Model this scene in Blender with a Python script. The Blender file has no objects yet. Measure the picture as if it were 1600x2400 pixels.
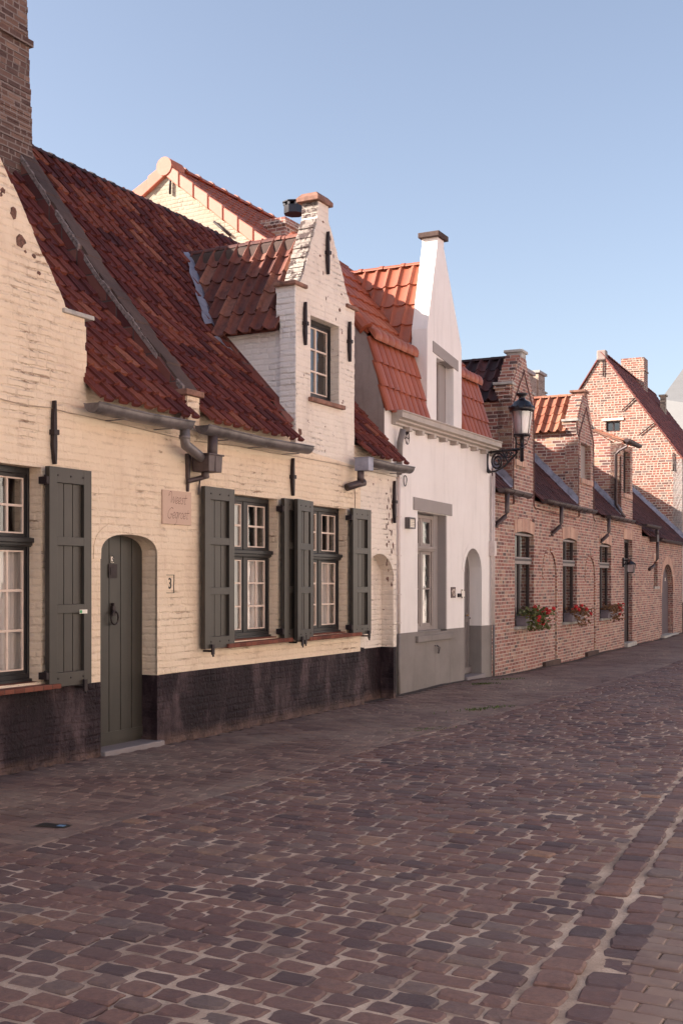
import bpy, bmesh, math, random
import numpy as np
from mathutils import Vector, Matrix
from mathutils.geometry import tessellate_polygon
R = math.radians
scn = bpy.context.scene
COL = scn.collection

# ------------------------------------------------------------------ camera
cam_d = bpy.data.cameras.new("camera"); cam = bpy.data.objects.new("camera", cam_d); COL.objects.link(cam)
cam.location = (0, 0, 1.6); cam.rotation_euler = (R(90), 0, 0)
cam_d.sensor_fit = 'VERTICAL'; cam_d.sensor_height = 36; cam_d.sensor_width = 24
cam_d.lens = 40.5; cam_d.shift_y = 0.0675; cam_d.clip_start = .05; cam_d.clip_end = 2000
scn.camera = cam
scn.render.resolution_x = 682; scn.render.resolution_y = 1024

# ------------------------------------------------------------------ light
SUN_AZ = 28.4 + 55.0      # direction the light travels to, from +Y towards +X
SUN_EL = 27.8
world = bpy.data.worlds.new("World"); scn.world = world; world.use_nodes = True
wn = world.node_tree; wn.nodes.clear()
sky = wn.nodes.new('ShaderNodeTexSky'); sky.sky_type = 'NISHITA'; sky.sun_disc = False
sky.sun_elevation = R(SUN_EL); sky.sun_rotation = R(SUN_AZ + 180); sky.air_density = 1.0; sky.dust_density = 2.0; sky.ozone_density = 2.0
hs = wn.nodes.new('ShaderNodeHueSaturation'); hs.inputs['Saturation'].default_value = .80; hs.inputs['Hue'].default_value = .50
mx = wn.nodes.new('ShaderNodeMix'); mx.data_type = 'RGBA'; mx.blend_type = 'MULTIPLY'; mx.inputs[0].default_value = 1
mx.inputs[7].default_value = (1.05, 1.0, .985, 1)
bg = wn.nodes.new('ShaderNodeBackground'); bg.inputs['Strength'].default_value = .093
wo = wn.nodes.new('ShaderNodeOutputWorld')
wn.links.new(sky.outputs[0], hs.inputs['Color']); wn.links.new(hs.outputs[0], mx.inputs[6]); wn.links.new(mx.outputs[2], bg.inputs[0]); wn.links.new(bg.outputs[0], wo.inputs[0])
ld = bpy.data.lights.new("sun", 'SUN'); ld.energy = 5.0; ld.angle = R(.53); ld.color = (1.0, .895, .79)
sun = bpy.data.objects.new("sun", ld); COL.objects.link(sun)
Ld = Vector((math.sin(R(SUN_AZ)) * math.cos(R(SUN_EL)), math.cos(R(SUN_AZ)) * math.cos(R(SUN_EL)), -math.sin(R(SUN_EL))))
sun.rotation_euler = Ld.to_track_quat('-Z', 'Y').to_euler(); sun.location = (-20, -20, 30)
scn.view_settings.view_transform = 'Standard'; scn.view_settings.look = 'None'
scn.view_settings.exposure = 1.42; scn.view_settings.gamma = 1
scn.cycles.max_bounces = 8; scn.cycles.diffuse_bounces = 4; scn.cycles.transparent_max_bounces = 12

# ------------------------------------------------------------------ frames: x along the street wall, y into the house, z up
class Frame:
    def __init__(s, ox, oy, deg):
        a = R(deg); s.u = (math.sin(a), math.cos(a)); s.n = (math.cos(a), -math.sin(a)); s.o = (ox, oy); s.rot = math.pi / 2 - a
        s.cu = -(ox * s.u[0] + oy * s.u[1]); s.cy = ox * s.n[0] + oy * s.n[1]
    def ray(s, px, py):
        dx = (px - 800) / 2700; return dx * s.u[0] + s.u[1], -(dx * s.n[0] + s.n[1]), (1362 - py) / 2700
    def Y(s, px, py, y=0):
        du, dy, dz = s.ray(px, py); t = (y - s.cy) / dy; return s.cu + du * t, 1.6 + dz * t
    def X(s, px, py, x):
        du, dy, dz = s.ray(px, py); t = (x - s.cu) / du; return s.cy + dy * t, 1.6 + dz * t
    def W(s, x, y, z=0):
        return Vector((s.o[0] + x * s.u[0] - y * s.n[0], s.o[1] + x * s.u[1] - y * s.n[1], z))
A = Frame(.604, 15.54, 28.4)
_b = A.W(.35, .2); B = Frame(_b[0], _b[1], 27.0)
_c = B.W(4.371, 0); C = Frame(_c[0], _c[1], 25.5)

# ------------------------------------------------------------------ mesh builder
class MB:
    def __init__(s): s.v = []; s.f = []; s.uv = []; s.sm = []; s.mi = []
    def face(s, pts, uv=None, smooth=False, mi=0):
        n = len(s.v); s.v.extend([tuple(p) for p in pts]); s.f.append(tuple(range(n, n + len(pts)))); s.uv.append(uv); s.sm.append(smooth); s.mi.append(mi)
    def box(s, x0, x1, y0, y1, z0, z1, mi=0):
        if x0 > x1: x0, x1 = x1, x0
        if y0 > y1: y0, y1 = y1, y0
        if z0 > z1: z0, z1 = z1, z0
        c = [(x0, y0, z0), (x1, y0, z0), (x1, y1, z0), (x0, y1, z0), (x0, y0, z1), (x1, y0, z1), (x1, y1, z1), (x0, y1, z1)]
        s.hexa(c, mi)
    def hexa(s, c, mi=0):
        for q in ((0, 3, 2, 1), (4, 5, 6, 7), (0, 1, 5, 4), (1, 2, 6, 5), (2, 3, 7, 6), (3, 0, 4, 7)): s.face([c[i] for i in q], mi=mi)
    def prism(s, outline, holes, d0, d1, plane='xz', mi=0):
        m = (lambda a, b, d: (a, d, b)) if plane == 'xz' else ((lambda a, b, d: (d, a, b)) if plane == 'yz' else (lambda a, b, d: (a, b, d)))
        loops = [[Vector((p[0], p[1], 0)) for p in outline]] + [[Vector((p[0], p[1], 0)) for p in h] for h in holes]
        flat = [p for l in loops for p in l]
        for d in (d0, d1):
            for t in tessellate_polygon(loops): s.face([m(flat[i][0], flat[i][1], d) for i in t], mi=mi)
        for l in loops:
            for i in range(len(l)):
                a, b = l[i], l[(i + 1) % len(l)]
                s.face([m(a[0], a[1], d0), m(b[0], b[1], d0), m(b[0], b[1], d1), m(a[0], a[1], d1)], mi=mi)
    def tube(s, pts, r, n=8, mi=0, caps=True):
        pts = [Vector(p) for p in pts]; rings = []
        for i, p in enumerate(pts):
            d = (pts[min(i + 1, len(pts) - 1)] - pts[max(i - 1, 0)]).normalized()
            up = Vector((0, 0, 1)) if abs(d.z) < .9 else Vector((1, 0, 0))
            a = d.cross(up).normalized(); b = d.cross(a)
            rr = r[i] if isinstance(r, (list, tuple)) else r
            rings.append([p + a * rr * math.cos(2 * math.pi * k / n) + b * rr * math.sin(2 * math.pi * k / n) for k in range(n)])
        for i in range(len(rings) - 1):
            for k in range(n): s.face([rings[i][k], rings[i][(k + 1) % n], rings[i + 1][(k + 1) % n], rings[i + 1][k]], smooth=True, mi=mi)
        if caps: s.face(rings[0][::-1], mi=mi); s.face(rings[-1], mi=mi)
    def lathe(s, cx, cy, prof, n=20, mi=0, smooth=True):
        for i in range(len(prof) - 1):
            (r0, z0), (r1, z1) = prof[i], prof[i + 1]
            for k in range(n):
                a, b = 2 * math.pi * k / n, 2 * math.pi * (k + 1) / n
                s.face([(cx + r0 * math.cos(a), cy + r0 * math.sin(a), z0), (cx + r0 * math.cos(b), cy + r0 * math.sin(b), z0),
                        (cx + r1 * math.cos(b), cy + r1 * math.sin(b), z1), (cx + r1 * math.cos(a), cy + r1 * math.sin(a), z1)], smooth=smooth, mi=mi)
    def gutter(s, x0, x1, yc, z, r, brackets=True, sag=0.0):
        n = 10; xs = [x0 + (x1 - x0) * i / 6 for i in range(7)]; prev = None
        for x in xs:
            dz = -sag * math.sin(math.pi * (x - x0) / (x1 - x0))
            ring = [(x, yc - r * math.cos(math.pi * k / n), z + dz - r * math.sin(math.pi * k / n)) for k in range(n + 1)]
            if prev:
                for k in range(n): s.face([prev[k], prev[k + 1], ring[k + 1], ring[k]], smooth=True)
                ri = lambda R_, q: [(p[0], yc + (p[1] - yc) * q, p[2] + .002) for p in R_]
                for k in range(n): s.face([ri(prev, .9)[k], ri(ring, .9)[k], ri(ring, .9)[k + 1], ri(prev, .9)[k + 1]], smooth=True)
            prev = ring
        for x in (x0, x1):
            s.face([(x, yc - r * math.cos(math.pi * k / n), z - r * math.sin(math.pi * k / n)) for k in range(n + 1)])
        s.tube([(x0, yc - r, z), ((x0 + x1) / 2, yc - r, z - sag), (x1, yc - r, z)], .009, 6)
        s.tube([(x0, yc + r, z), ((x0 + x1) / 2, yc + r, z - sag), (x1, yc + r, z)], .006, 6)
        if brackets:
            k = max(2, int((x1 - x0) / .55))
            for i in range(k):
                x = x0 + (x1 - x0) * (i + .5) / k
                s.box(x - .012, x + .012, yc - r - .004, yc + r + .05, z - r - .012 - sag, z - r - .004 - sag)
    def build(s, name, mat, parent=None, bevel=0, clean=True, off=None, rot=None, label=None):
        me = bpy.data.meshes.new(name)
        v = s.v
        if off is not None: v = [(p[0] - off[0], p[1] - off[1], p[2] - off[2]) for p in v]
        me.from_pydata(v, [], s.f)
        uvl = me.uv_layers.new(name='UVMap')
        data = np.zeros(len(me.loops) * 2)
        nrm = np.zeros(len(me.polygons) * 3); me.polygons.foreach_get('normal', nrm); nrm = np.abs(nrm.reshape(-1, 3))
        li = 0; V = s.v
        for i, f in enumerate(s.f):
            if s.uv[i] is not None:
                for q in s.uv[i]: data[li] = q[0]; data[li + 1] = q[1]; li += 2
            else:
                nx, ny, nz = nrm[i]
                a, b = ((1, 2) if nx >= ny and nx >= nz else ((0, 2) if ny >= nz else (0, 1)))
                for k in f: data[li] = V[k][a] + (.37 if a == 1 else 0); data[li + 1] = V[k][b]; li += 2
        uvl.data.foreach_set('uv', data)
        me.polygons.foreach_set('use_smooth', s.sm); me.polygons.foreach_set('material_index', s.mi)
        for m in (mat if isinstance(mat, (list, tuple)) else [mat]): me.materials.append(m)
        if clean:
            bm = bmesh.new(); bm.from_mesh(me); bmesh.ops.remove_doubles(bm, verts=bm.verts, dist=1e-5); bmesh.ops.recalc_face_normals(bm, faces=bm.faces); bm.to_mesh(me); bm.free()
        me.update()
        o = bpy.data.objects.new(name, me); COL.objects.link(o)
        if parent: o.parent = parent
        if bevel:
            b = o.modifiers.new('bevel', 'BEVEL'); b.width = bevel; b.segments = 2; b.limit_method = 'ANGLE'; b.angle_limit = R(40)
        if label: o['label'] = label
        return o

def tag(o, label=None, cat=None, group=None, kind=None):
    if label: o['label'] = label
    if cat: o['category'] = cat
    if group: o['group'] = group
    if kind: o['kind'] = kind
    return o
def empty(name, fr, x=0, y=0, z=0, label=None, cat=None, group=None, at=None):
    o = bpy.data.objects.new(name, None); COL.objects.link(o); o.empty_display_size = .2
    o.location = fr.W(x, y, z); o.rotation_euler = (0, 0, fr.rot)
    return tag(o, label, cat, group)
def top(mb, name, mat, fr, base, label, cat, group=None, **k):
    o = mb.build(name, mat, off=base, **k); o.location = fr.W(base[0], base[1], base[2]); o.rotation_euler = (0, 0, fr.rot)
    return tag(o, label, cat, group)

# ------------------------------------------------------------------ node helpers
class NT:
    def __init__(s, name):
        s.m = bpy.data.materials.new(name); s.m.use_nodes = True; s.t = s.m.node_tree; s.t.nodes.clear()
        s.out = s.t.nodes.new('ShaderNodeOutputMaterial'); s.bsdf = s.t.nodes.new('ShaderNodeBsdfPrincipled'); s.t.links.new(s.bsdf.outputs[0], s.out.inputs[0])
        s.bsdf.inputs['Specular IOR Level'].default_value = .3
    def set(s, inp, v):
        if v is None: return
        if isinstance(v, bpy.types.NodeSocket): s.t.links.new(v, inp)
        elif isinstance(v, (tuple, list)) and len(v) == 3 and inp.type == 'RGBA': inp.default_value = (*v, 1)
        else: inp.default_value = v
    def math(s, op, a, b=None, c=None, clamp=False):
        n = s.t.nodes.new('ShaderNodeMath'); n.operation = op; n.use_clamp = clamp
        s.set(n.inputs[0], a); s.set(n.inputs[1], b) if b is not None else None; s.set(n.inputs[2], c) if c is not None else None
        return n.outputs[0]
    def uv(s): return s.t.nodes.new('ShaderNodeUVMap').outputs[0]
    def obj(s): return s.t.nodes.new('ShaderNodeTexCoord').outputs['Object']
    def sep(s, v): n = s.t.nodes.new('ShaderNodeSeparateXYZ'); s.set(n.inputs[0], v); return n.outputs
    def comb(s, x, y, z=0.0):
        n = s.t.nodes.new('ShaderNodeCombineXYZ'); s.set(n.inputs[0], x); s.set(n.inputs[1], y); s.set(n.inputs[2], z); return n.outputs[0]
    def noise(s, vec, scale, detail=4, rough=.6, dist=0, col=False):
        n = s.t.nodes.new('ShaderNodeTexNoise'); s.set(n.inputs['Vector'], vec); n.inputs['Scale'].default_value = scale
        n.inputs['Detail'].default_value = detail; n.inputs['Roughness'].default_value = rough; n.inputs['Distortion'].default_value = dist
        return n.outputs['Color' if col else 'Fac']
    def vmath(s, op, a, b):
        n = s.t.nodes.new('ShaderNodeVectorMath'); n.operation = op; s.set(n.inputs[0], a)
        if op == 'SCALE': s.set(n.inputs[3], b)
        else: s.set(n.inputs[1], b)
        return n.outputs[0]
    def wn(s, vec, col=False):
        n = s.t.nodes.new('ShaderNodeTexWhiteNoise'); n.noise_dimensions = '3D'; s.set(n.inputs[0], vec); return n.outputs['Color' if col else 'Value']
    def map(s, v, a, b, c=0.0, d=1.0, smooth=False):
        n = s.t.nodes.new('ShaderNodeMapRange'); n.interpolation_type = 'SMOOTHSTEP' if smooth else 'LINEAR'
        s.set(n.inputs[0], v); s.set(n.inputs[1], a); s.set(n.inputs[2], b); s.set(n.inputs[3], c); s.set(n.inputs[4], d); return n.outputs[0]
    def ramp(s, f, stops, const=False):
        n = s.t.nodes.new('ShaderNodeValToRGB'); s.set(n.inputs[0], f); r = n.color_ramp; r.interpolation = 'CONSTANT' if const else 'LINEAR'
        while len(r.elements) < len(stops): r.elements.new(.5)
        for e, (p, c) in zip(r.elements, stops): e.position = p; e.color = (*c, 1)
        return n.outputs[0]
    def mix(s, f, a, b, mode='MIX'):
        n = s.t.nodes.new('ShaderNodeMix'); n.data_type = 'RGBA'; n.blend_type = mode; s.set(n.inputs[0], f); s.set(n.inputs[6], a); s.set(n.inputs[7], b); return n.outputs[2]
    def bump(s, h, strength=.5, dist=.01, nrm=None):
        n = s.t.nodes.new('ShaderNodeBump'); n.inputs['Strength'].default_value = strength; n.inputs['Distance'].default_value = dist
        s.set(n.inputs['Height'], h); s.set(n.inputs['Normal'], nrm); return n.outputs[0]
    def fin(s, col, rough=.8, nrm=None, metal=0.0, spec=None):
        s.set(s.bsdf.inputs['Base Color'], col); s.set(s.bsdf.inputs['Roughness'], rough); s.set(s.bsdf.inputs['Metallic'], metal); s.set(s.bsdf.inputs['Normal'], nrm)
        if spec is not None: s.bsdf.inputs['Specular IOR Level'].default_value = spec
        return s.m
    def bricks(s, uv, W=.21, Hh=.07, mortar=.012, wob=.006, soft=.005, headers=.5):
        n1 = s.noise(uv, 5, 2, .5, col=True); n2 = s.noise(uv, 28, 2, .6, col=True)
        d = s.vmath('ADD', s.vmath('SCALE', s.vmath('SUBTRACT', n1, (.5, .5, .5)), wob * 3), s.vmath('SCALE', s.vmath('SUBTRACT', n2, (.5, .5, .5)), wob * 1.5))
        p = s.sep(s.vmath('ADD', uv, d)); v = s.math('DIVIDE', p[1], Hh); row = s.math('FLOOR', v)
        off = s.math('MULTIPLY', s.math('FLOORED_MODULO', row, 2.0), .5)
        off = s.math('ADD', off, s.math('MULTIPLY', s.wn(s.comb(row, 3.3, 1.0)), .35))
        u = s.math('ADD', s.math('DIVIDE', p[0], W), off); colm = s.math('FLOOR', u)
        fx = s.math('MULTIPLY', s.math('FRACT', u), W); fz = s.math('MULTIPLY', s.math('FRACT', v), Hh)
        hd = s.math('LESS_THAN', s.wn(s.comb(colm, row, 7.0)), headers)          # this brick is cut into two headers
        half = s.math('GREATER_THAN', fx, W / 2)
        fxh = s.math('SUBTRACT', fx, s.math('MULTIPLY', half, W / 2))
        fx2 = s.math('ADD', s.math('MULTIPLY', hd, fxh), s.math('MULTIPLY', s.math('SUBTRACT', 1.0, hd), fx))
        w2 = s.math('SUBTRACT', W, s.math('MULTIPLY', hd, W / 2))
        e = s.math('MINIMUM', s.math('MINIMUM', fx2, s.math('SUBTRACT', w2, fx2)), s.math('MINIMUM', fz, s.math('SUBTRACT', Hh, fz)))
        mask = s.map(e, mortar / 2, mortar / 2 + soft, smooth=True)
        rnd = s.wn(s.comb(colm, row, s.math('MULTIPLY', s.math('MULTIPLY', hd, half), 5.0)))
        rnd2 = s.wn(s.comb(row, colm, s.math('ADD', 9.0, s.math('MULTIPLY', hd, half))))
        s.bed = s.map(s.math('MINIMUM', fz, s.math('SUBTRACT', Hh, fz)), mortar / 2, mortar / 2 + soft, smooth=True)
        return mask, rnd, rnd2

def simple(name, col, rough=.6, var=.15, scale=8, bump=.15, bdist=.004, metal=0.0, spec=.4, bscale=60):
    t = NT(name); o = t.obj(); n = t.noise(o, scale, 5, .65); n2 = t.noise(o, bscale, 3, .6)
    dark = tuple(c * (1 - var * 1.6) for c in col); lite = tuple(min(.95, c * (1 + var)) for c in col)
    return t.fin(t.ramp(n, [(.3, dark), (.5, col), (.72, lite)]), rough, t.bump(n2, bump, bdist), metal, spec)

def m_painted(name, base, alt, crack, seed=0., relief=.5, stain=None, amt=.5, peel=None, peel_t=.655):
    t = NT(name); uv = t.vmath('ADD', t.uv(), (seed, seed * .7, 0)); mask, rnd, rnd2 = t.bricks(uv, .22, .068, .010, .009, .012)
    big = t.noise(uv, .9, 4, .6); mid = t.noise(uv, 4.5, 5, .65); fine = t.noise(uv, 70, 4, .7)
    col = t.ramp(t.map(big, .3, .7), [(0, alt), (1, base)])
    col = t.mix(t.map(mid, .35, .75, 0, .35), col, tuple(min(.9, c * 1.1) for c in base))
    col = t.mix(t.math('MULTIPLY', rnd, .12), col, tuple(c * .82 for c in alt))
    worn = t.map(t.noise(uv, 1.3, 5, .7, .6), .47, .68, smooth=True)            # patches where the joints show
    jl = t.math('MULTIPLY', t.math('ADD', t.math('MULTIPLY', t.math('SUBTRACT', 1.0, t.bed), .8), t.math('MULTIPLY', t.math('SUBTRACT', 1.0, mask), .2)), t.map(t.noise(t.vmath('MULTIPLY', uv, (.5, 1.4, 1)), 12, 4, .75, .5), .50, .60))
    col = t.mix(t.math('MULTIPLY', t.math('MULTIPLY', jl, t.math('ADD', worn, .22)), amt), col, crack)
    if stain is not None:
        st = t.map(t.noise(t.vmath('MULTIPLY', uv, (1.5, .45, 1)), 2.2, 6, .7), .52, .75)
        col = t.mix(t.math('MULTIPLY', st, .5), col, stain)
    if peel is not None:
        pe = t.map(t.noise(uv, 6.5, 6, .75, .3), peel_t, peel_t + .02)
        col = t.mix(pe, col, peel)
    mm = t.math('ADD', t.math('MULTIPLY', mask, .6), t.math('MULTIPLY', t.bed, .4))
    h = t.math('ADD', t.math('MULTIPLY', mm, t.math('ADD', .35, t.math('MULTIPLY', worn, .9))), t.math('MULTIPLY', t.noise(uv, 14, 5, .7), .9))
    h = t.math('ADD', h, t.math('MULTIPLY', fine, .12)); h = t.math('ADD', h, t.math('MULTIPLY', rnd2, .25))
    return t.fin(col, .75, t.bump(h, relief, .012), spec=.25)

def m_brick(name, stops, mortar_col, W=.21, Hh=.068, mortar=.013, seed=0., headers=.5, relief=.7, dirt=(.06, .045, .045), dirt_amt=.35, cover=.2):
    t = NT(name); uv = t.vmath('ADD', t.uv(), (seed, seed * .31, 0)); mask, rnd, rnd2 = t.bricks(uv, W, Hh, mortar, .004, .004, headers)
    col = t.ramp(rnd, stops); n = t.noise(uv, 45, 4, .7); big = t.noise(uv, 1.1, 4, .6)
    col = t.mix(t.map(n, .3, .8, 0, .24), col, tuple(min(1, c * 1.1) for c in mortar_col))
    lime = t.math('MULTIPLY', t.map(t.noise(uv, 3.2, 5, .7), .5, .72), cover)
    mk = t.math('MULTIPLY', mask, t.math('SUBTRACT', 1.0, lime))
    mc = t.mix(t.map(t.noise(uv, 9, 3, .6), .3, .7), mortar_col, tuple(c * .72 for c in mortar_col))
    col = t.mix(mk, mc, col)
    col = t.mix(t.map(big, .5, .8, 0, dirt_amt), col, dirt)
    h = t.math('ADD', mask, t.math('ADD', t.math('MULTIPLY', n, .25), t.math('MULTIPLY', rnd2, .3)))
    return t.fin(col, .88, t.bump(h, relief, .008), spec=.2)

def m_tile(name, stops, moss, moss_amt=.3, seed=0., rough=.7, streak=.4, spec=.3):
    t = NT(name); uv = t.uv(); p = t.sep(uv); cell = t.comb(t.math('FLOOR', p[0]), t.math('FLOOR', p[1]), seed)
    rnd = t.wn(cell); o = t.obj(); n = t.noise(o, 18, 5, .7); big = t.noise(o, .8, 4, .6)
    col = t.ramp(t.math('ADD', t.math('MULTIPLY', rnd, .75), t.math('MULTIPLY', big, .3)), stops)
    col = t.mix(t.map(n, .35, .75, 0, streak), col, tuple(c * .45 for c in stops[0][1]))
    ms = t.map(t.noise(o, 5, 6, .75), .5, .72)
    col = t.mix(t.math('MULTIPLY', ms, moss_amt), col, moss)
    return t.fin(col, rough, t.bump(t.noise(o, 90, 4, .7), .35, .004), spec=spec)

def m_render(name, col, alt, crackcol=None, rough=.85, seed=0., vstreak=.25, bump=.25):
    t = NT(name); uv = t.vmath('ADD', t.uv(), (seed, seed, 0)); n = t.noise(uv, 1.2, 6, .65); st = t.noise(t.vmath('MULTIPLY', uv, (5, .5, 1)), 1.6, 5, .65)
    c = t.ramp(t.map(n, .3, .7), [(0, alt), (1, col)]); c = t.mix(t.map(st, .52, .75, 0, vstreak), c, tuple(x * .68 for x in alt))
    c = t.mix(t.map(t.noise(uv, 22, 5, .75), .62, .72, 0, .3), c, tuple(x * .7 for x in alt))
    h = t.math('ADD', t.math('MULTIPLY', t.noise(uv, 3, 4, .6), 1.0), t.math('MULTIPLY', t.noise(uv, 80, 4, .7), .15))
    return t.fin(c, rough, t.bump(h, bump, .015), spec=.2)

M = {}
M['cream'] = m_painted('cream_painted_brick', (.81, .66, .505), (.74, .575, .42), (.24, .14, .08), relief=.95, amt=.8, peel=(.20, .10, .07), peel_t=.715, stain=(.55, .38, .27))
M['cream2'] = m_painted('pale_painted_brick', (.80, .70, .61), (.72, .62, .53), (.16, .11, .08), seed=4.3, relief=.7, amt=.7, peel=(.20, .11, .095), peel_t=.64, stain=(.42, .33, .29))
M['white_brick'] = m_painted('white_painted_brick', (.80, .74, .70), (.72, .66, .62), (.18, .14, .12), seed=9.1, relief=1.0, amt=.5)
def m_plinth():
    t = NT('black_painted_plinth'); uv = t.uv(); mask, rnd, rnd2 = t.bricks(uv, .21, .07, .012, .01, .01)
    n = t.noise(t.vmath('MULTIPLY', uv, (2.2, .7, 1)), 1.3, 6, .65); c = t.ramp(t.map(n, .35, .68), [(0, (.011, .006, .008)), (.45, (.024, .013, .017)), (1, (.12, .08, .085))])
    c = t.mix(t.math('MULTIPLY', rnd, .35), c, (.012, .007, .009))
    low = t.map(t.sep(uv)[1], .05, .45, 1, 0); pe = t.map(t.noise(uv, 15, 5, .8), .66, .69)
    c = t.mix(t.math('MULTIPLY', pe, t.math('ADD', .15, t.math('MULTIPLY', low, .8))), c, (.36, .22, .17))
    dust = t.math('MULTIPLY', t.map(t.sep(uv)[1], -.02, .13, 1, 0), t.map(t.noise(uv, 7, 4, .7), .3, .6))
    c = t.mix(t.math('MULTIPLY', dust, .7), c, (.24, .15, .12))
    h = t.math('ADD', t.math('MULTIPLY', t.math('MULTIPLY', mask, t.map(t.noise(uv, 2.5, 4, .7), .4, .65)), .7), t.math('ADD', t.math('MULTIPLY', rnd2, .35), t.math('MULTIPLY', t.noise(uv, 20, 5, .75), 1.2)))
    return t.fin(c, .6, t.bump(h, 1.0, .014), spec=.2)
M['plinth'] = m_plinth()
M['redbrick'] = m_brick('red_multi_brick', [(0, (.05, .028, .033)), (.15, (.17, .050, .044)), (.45, (.265, .080, .062)), (.7, (.34, .130, .098)), (.88, (.40, .245, .17)), (1, (.10, .062, .062))], (.60, .49, .42), W=.195, Hh=.062, mortar=.011, dirt_amt=.25, cover=.18)
M['cheekbrick'] = m_brick('dormer_cheek_brick', [(0, (.045, .024, .03)), (.2, (.20, .050, .042)), (.5, (.31, .100, .072)), (.75, (.38, .20, .13)), (1, (.44, .30, .20))], (.58, .48, .41), headers=.1, seed=3., mortar=.012, dirt_amt=.25, cover=.08)
M['gablebrick'] = m_brick('old_gable_brick', [(0, (.07, .038, .04)), (.25, (.21, .058, .042)), (.6, (.29, .085, .056)), (.85, (.24, .14, .11)), (1, (.13, .09, .09))], (.55, .45, .37), W=.235, Hh=.082, mortar=.018, seed=7., dirt_amt=.3, dirt=(.14, .08, .065), cover=.15)
M['rearbrick'] = m_painted('limewashed_rear_brick', (.40, .355, .28), (.30, .25, .18), (.20, .13, .09), seed=12., relief=.7, amt=.5, peel=(.50, .33, .20))
M['chimbrick'] = m_brick('brown_chimney_brick', [(0, (.055, .026, .024)), (.4, (.11, .055, .043)), (.75, (.16, .085, .062)), (1, (.24, .145, .11))], (.27, .21, .185), W=.19, Hh=.068, seed=2., headers=.3, dirt_amt=.3, cover=.3)
M['oldstone'] = m_brick('weathered_stack_masonry', [(0, (.16, .12, .10)), (.5, (.40, .32, .24)), (1, (.52, .42, .32))], (.5, .42, .34), seed=5.)
M['tile_old'] = m_tile('old_red_pantile', [(0, (.040, .012, .013)), (.25, (.098, .022, .020)), (.55, (.160, .038, .029)), (.8, (.235, .068, .042)), (1, (.34, .125, .072))], (.035, .016, .018), .55, 1., streak=.28)
M['tile_dormer'] = m_tile('weathered_dormer_pantile', [(0, (.075, .026, .023)), (.35, (.155, .052, .040)), (.7, (.25, .092, .065)), (1, (.36, .17, .115))], (.035, .022, .026), .9, 2.)
M['tile_new'] = m_tile('new_orange_pantile', [(0, (.265, .060, .028)), (.5, (.32, .080, .037)), (1, (.39, .105, .052))], (.12, .04, .03), .35, 3., .5, .1, .45)
M['tile_pale'] = m_tile('pale_salmon_verge_tile', [(0, (.40, .13, .08)), (.5, (.45, .155, .10)), (1, (.50, .19, .13))], (.4, .25, .2), .2, 8., .55, .1)
M['tile_dark'] = m_tile('dark_brown_pantile', [(0, (.022, .012, .015)), (.4, (.045, .02, .022)), (.75, (.095, .034, .032)), (1, (.15, .05, .045))], (.025, .018, .022), .5, 4.)
M['tile_terra'] = m_tile('terracotta_pantile', [(0, (.25, .08, .048)), (.5, (.36, .14, .085)), (1, (.46, .21, .13))], (.22, .16, .12), .4, 5.)
M['tile_flat'] = m_tile('flat_brown_red_tile', [(0, (.040, .014, .016)), (.5, (.072, .023, .023)), (1, (.12, .043, .038))], (.05, .025, .025), .3, 6.)
M['tile_g'] = m_tile('red_brown_gable_roof_tile', [(0, (.12, .035, .03)), (.5, (.20, .06, .05)), (1, (.28, .10, .08))], (.07, .03, .03), .4, 6.5)
M['slate'] = m_render('pale_grey_roof', (.25, .245, .24), (.22, .215, .21), vstreak=.1)
M['moss_cement'] = m_render('mossy_cement_coping', (.125, .080, .066), (.055, .037, .034), seed=3, vstreak=.6, bump=1.)
M['coping_brick'] = m_brick('red_coping_brick', [(0, (.08, .02, .022)), (.5, (.15, .045, .038)), (1, (.22, .09, .07))], (.12, .08, .075), W=.3, Hh=.3, mortar=.012, headers=0, dirt_amt=.5)
M['capstone'] = simple('brown_clay_cap', (.24, .12, .085), .8, .35, 9, .5)
M['bluestone'] = simple('bluestone_cap', (.40, .37, .34), .8, .2, 9, .3)
M['white_render'] = m_render('white_smooth_render', (.83, .775, .745), (.77, .71, .675), vstreak=.35, bump=.5)
M['opp_white'] = m_render('white_bounce_wall', (.86, .83, .78), (.80, .77, .72), vstreak=.1)  # opposite walls, whitened to bounce more sun onto the facades
M['grey_render'] = m_render('grey_painted_base', (.26, .23, .215), (.20, .175, .162), seed=2, vstreak=.35, bump=.5)
M['grey_trim'] = m_render('grey_painted_lintel', (.34, .30, .285), (.30, .265, .25), seed=5, vstreak=.1)
M['weathered'] = m_painted('weathered_brick_coping', (.42, .37, .32), (.22, .17, .15), (.06, .04, .04), seed=20., relief=1., amt=1., peel=(.09, .06, .055), peel_t=.52, stain=(.12, .09, .08))
M['stucco'] = m_render('old_grey_stucco', (.36, .29, .265), (.23, .18, .165), seed=6, vstreak=.5, bump=.7)
M['cornice'] = simple('stone_grey_painted_timber', (.40, .34, .295), .55, .12, 5, .1)
M['zinc'] = simple('weathered_zinc', (.15, .13, .13), .42, .35, 6, .15, metal=.35, spec=.5)
M['zinc_brown'] = simple('tarnished_zinc', (.075, .052, .052), .45, .3, 7, .15, metal=.3, spec=.5)
M['lead'] = simple('blue_grey_lead', (.27, .27, .33), .5, .25, 7, .4, .006, metal=.25)
def m_wood(name, col, rough=.42):
    t = NT(name); o = t.obj(); s = t.noise(t.vmath('MULTIPLY', o, (30, 30, 2.2)), 1.5, 5, .6); n = t.noise(o, 3, 4, .6)
    c = t.ramp(t.map(n, .3, .7), [(0, tuple(x * .86 for x in col)), (1, tuple(x * 1.12 for x in col))]); c = t.mix(t.map(s, .45, .7, 0, .2), c, tuple(x * .6 for x in col))
    return t.fin(c, rough, t.bump(s, .12, .003), spec=.4)
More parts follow.
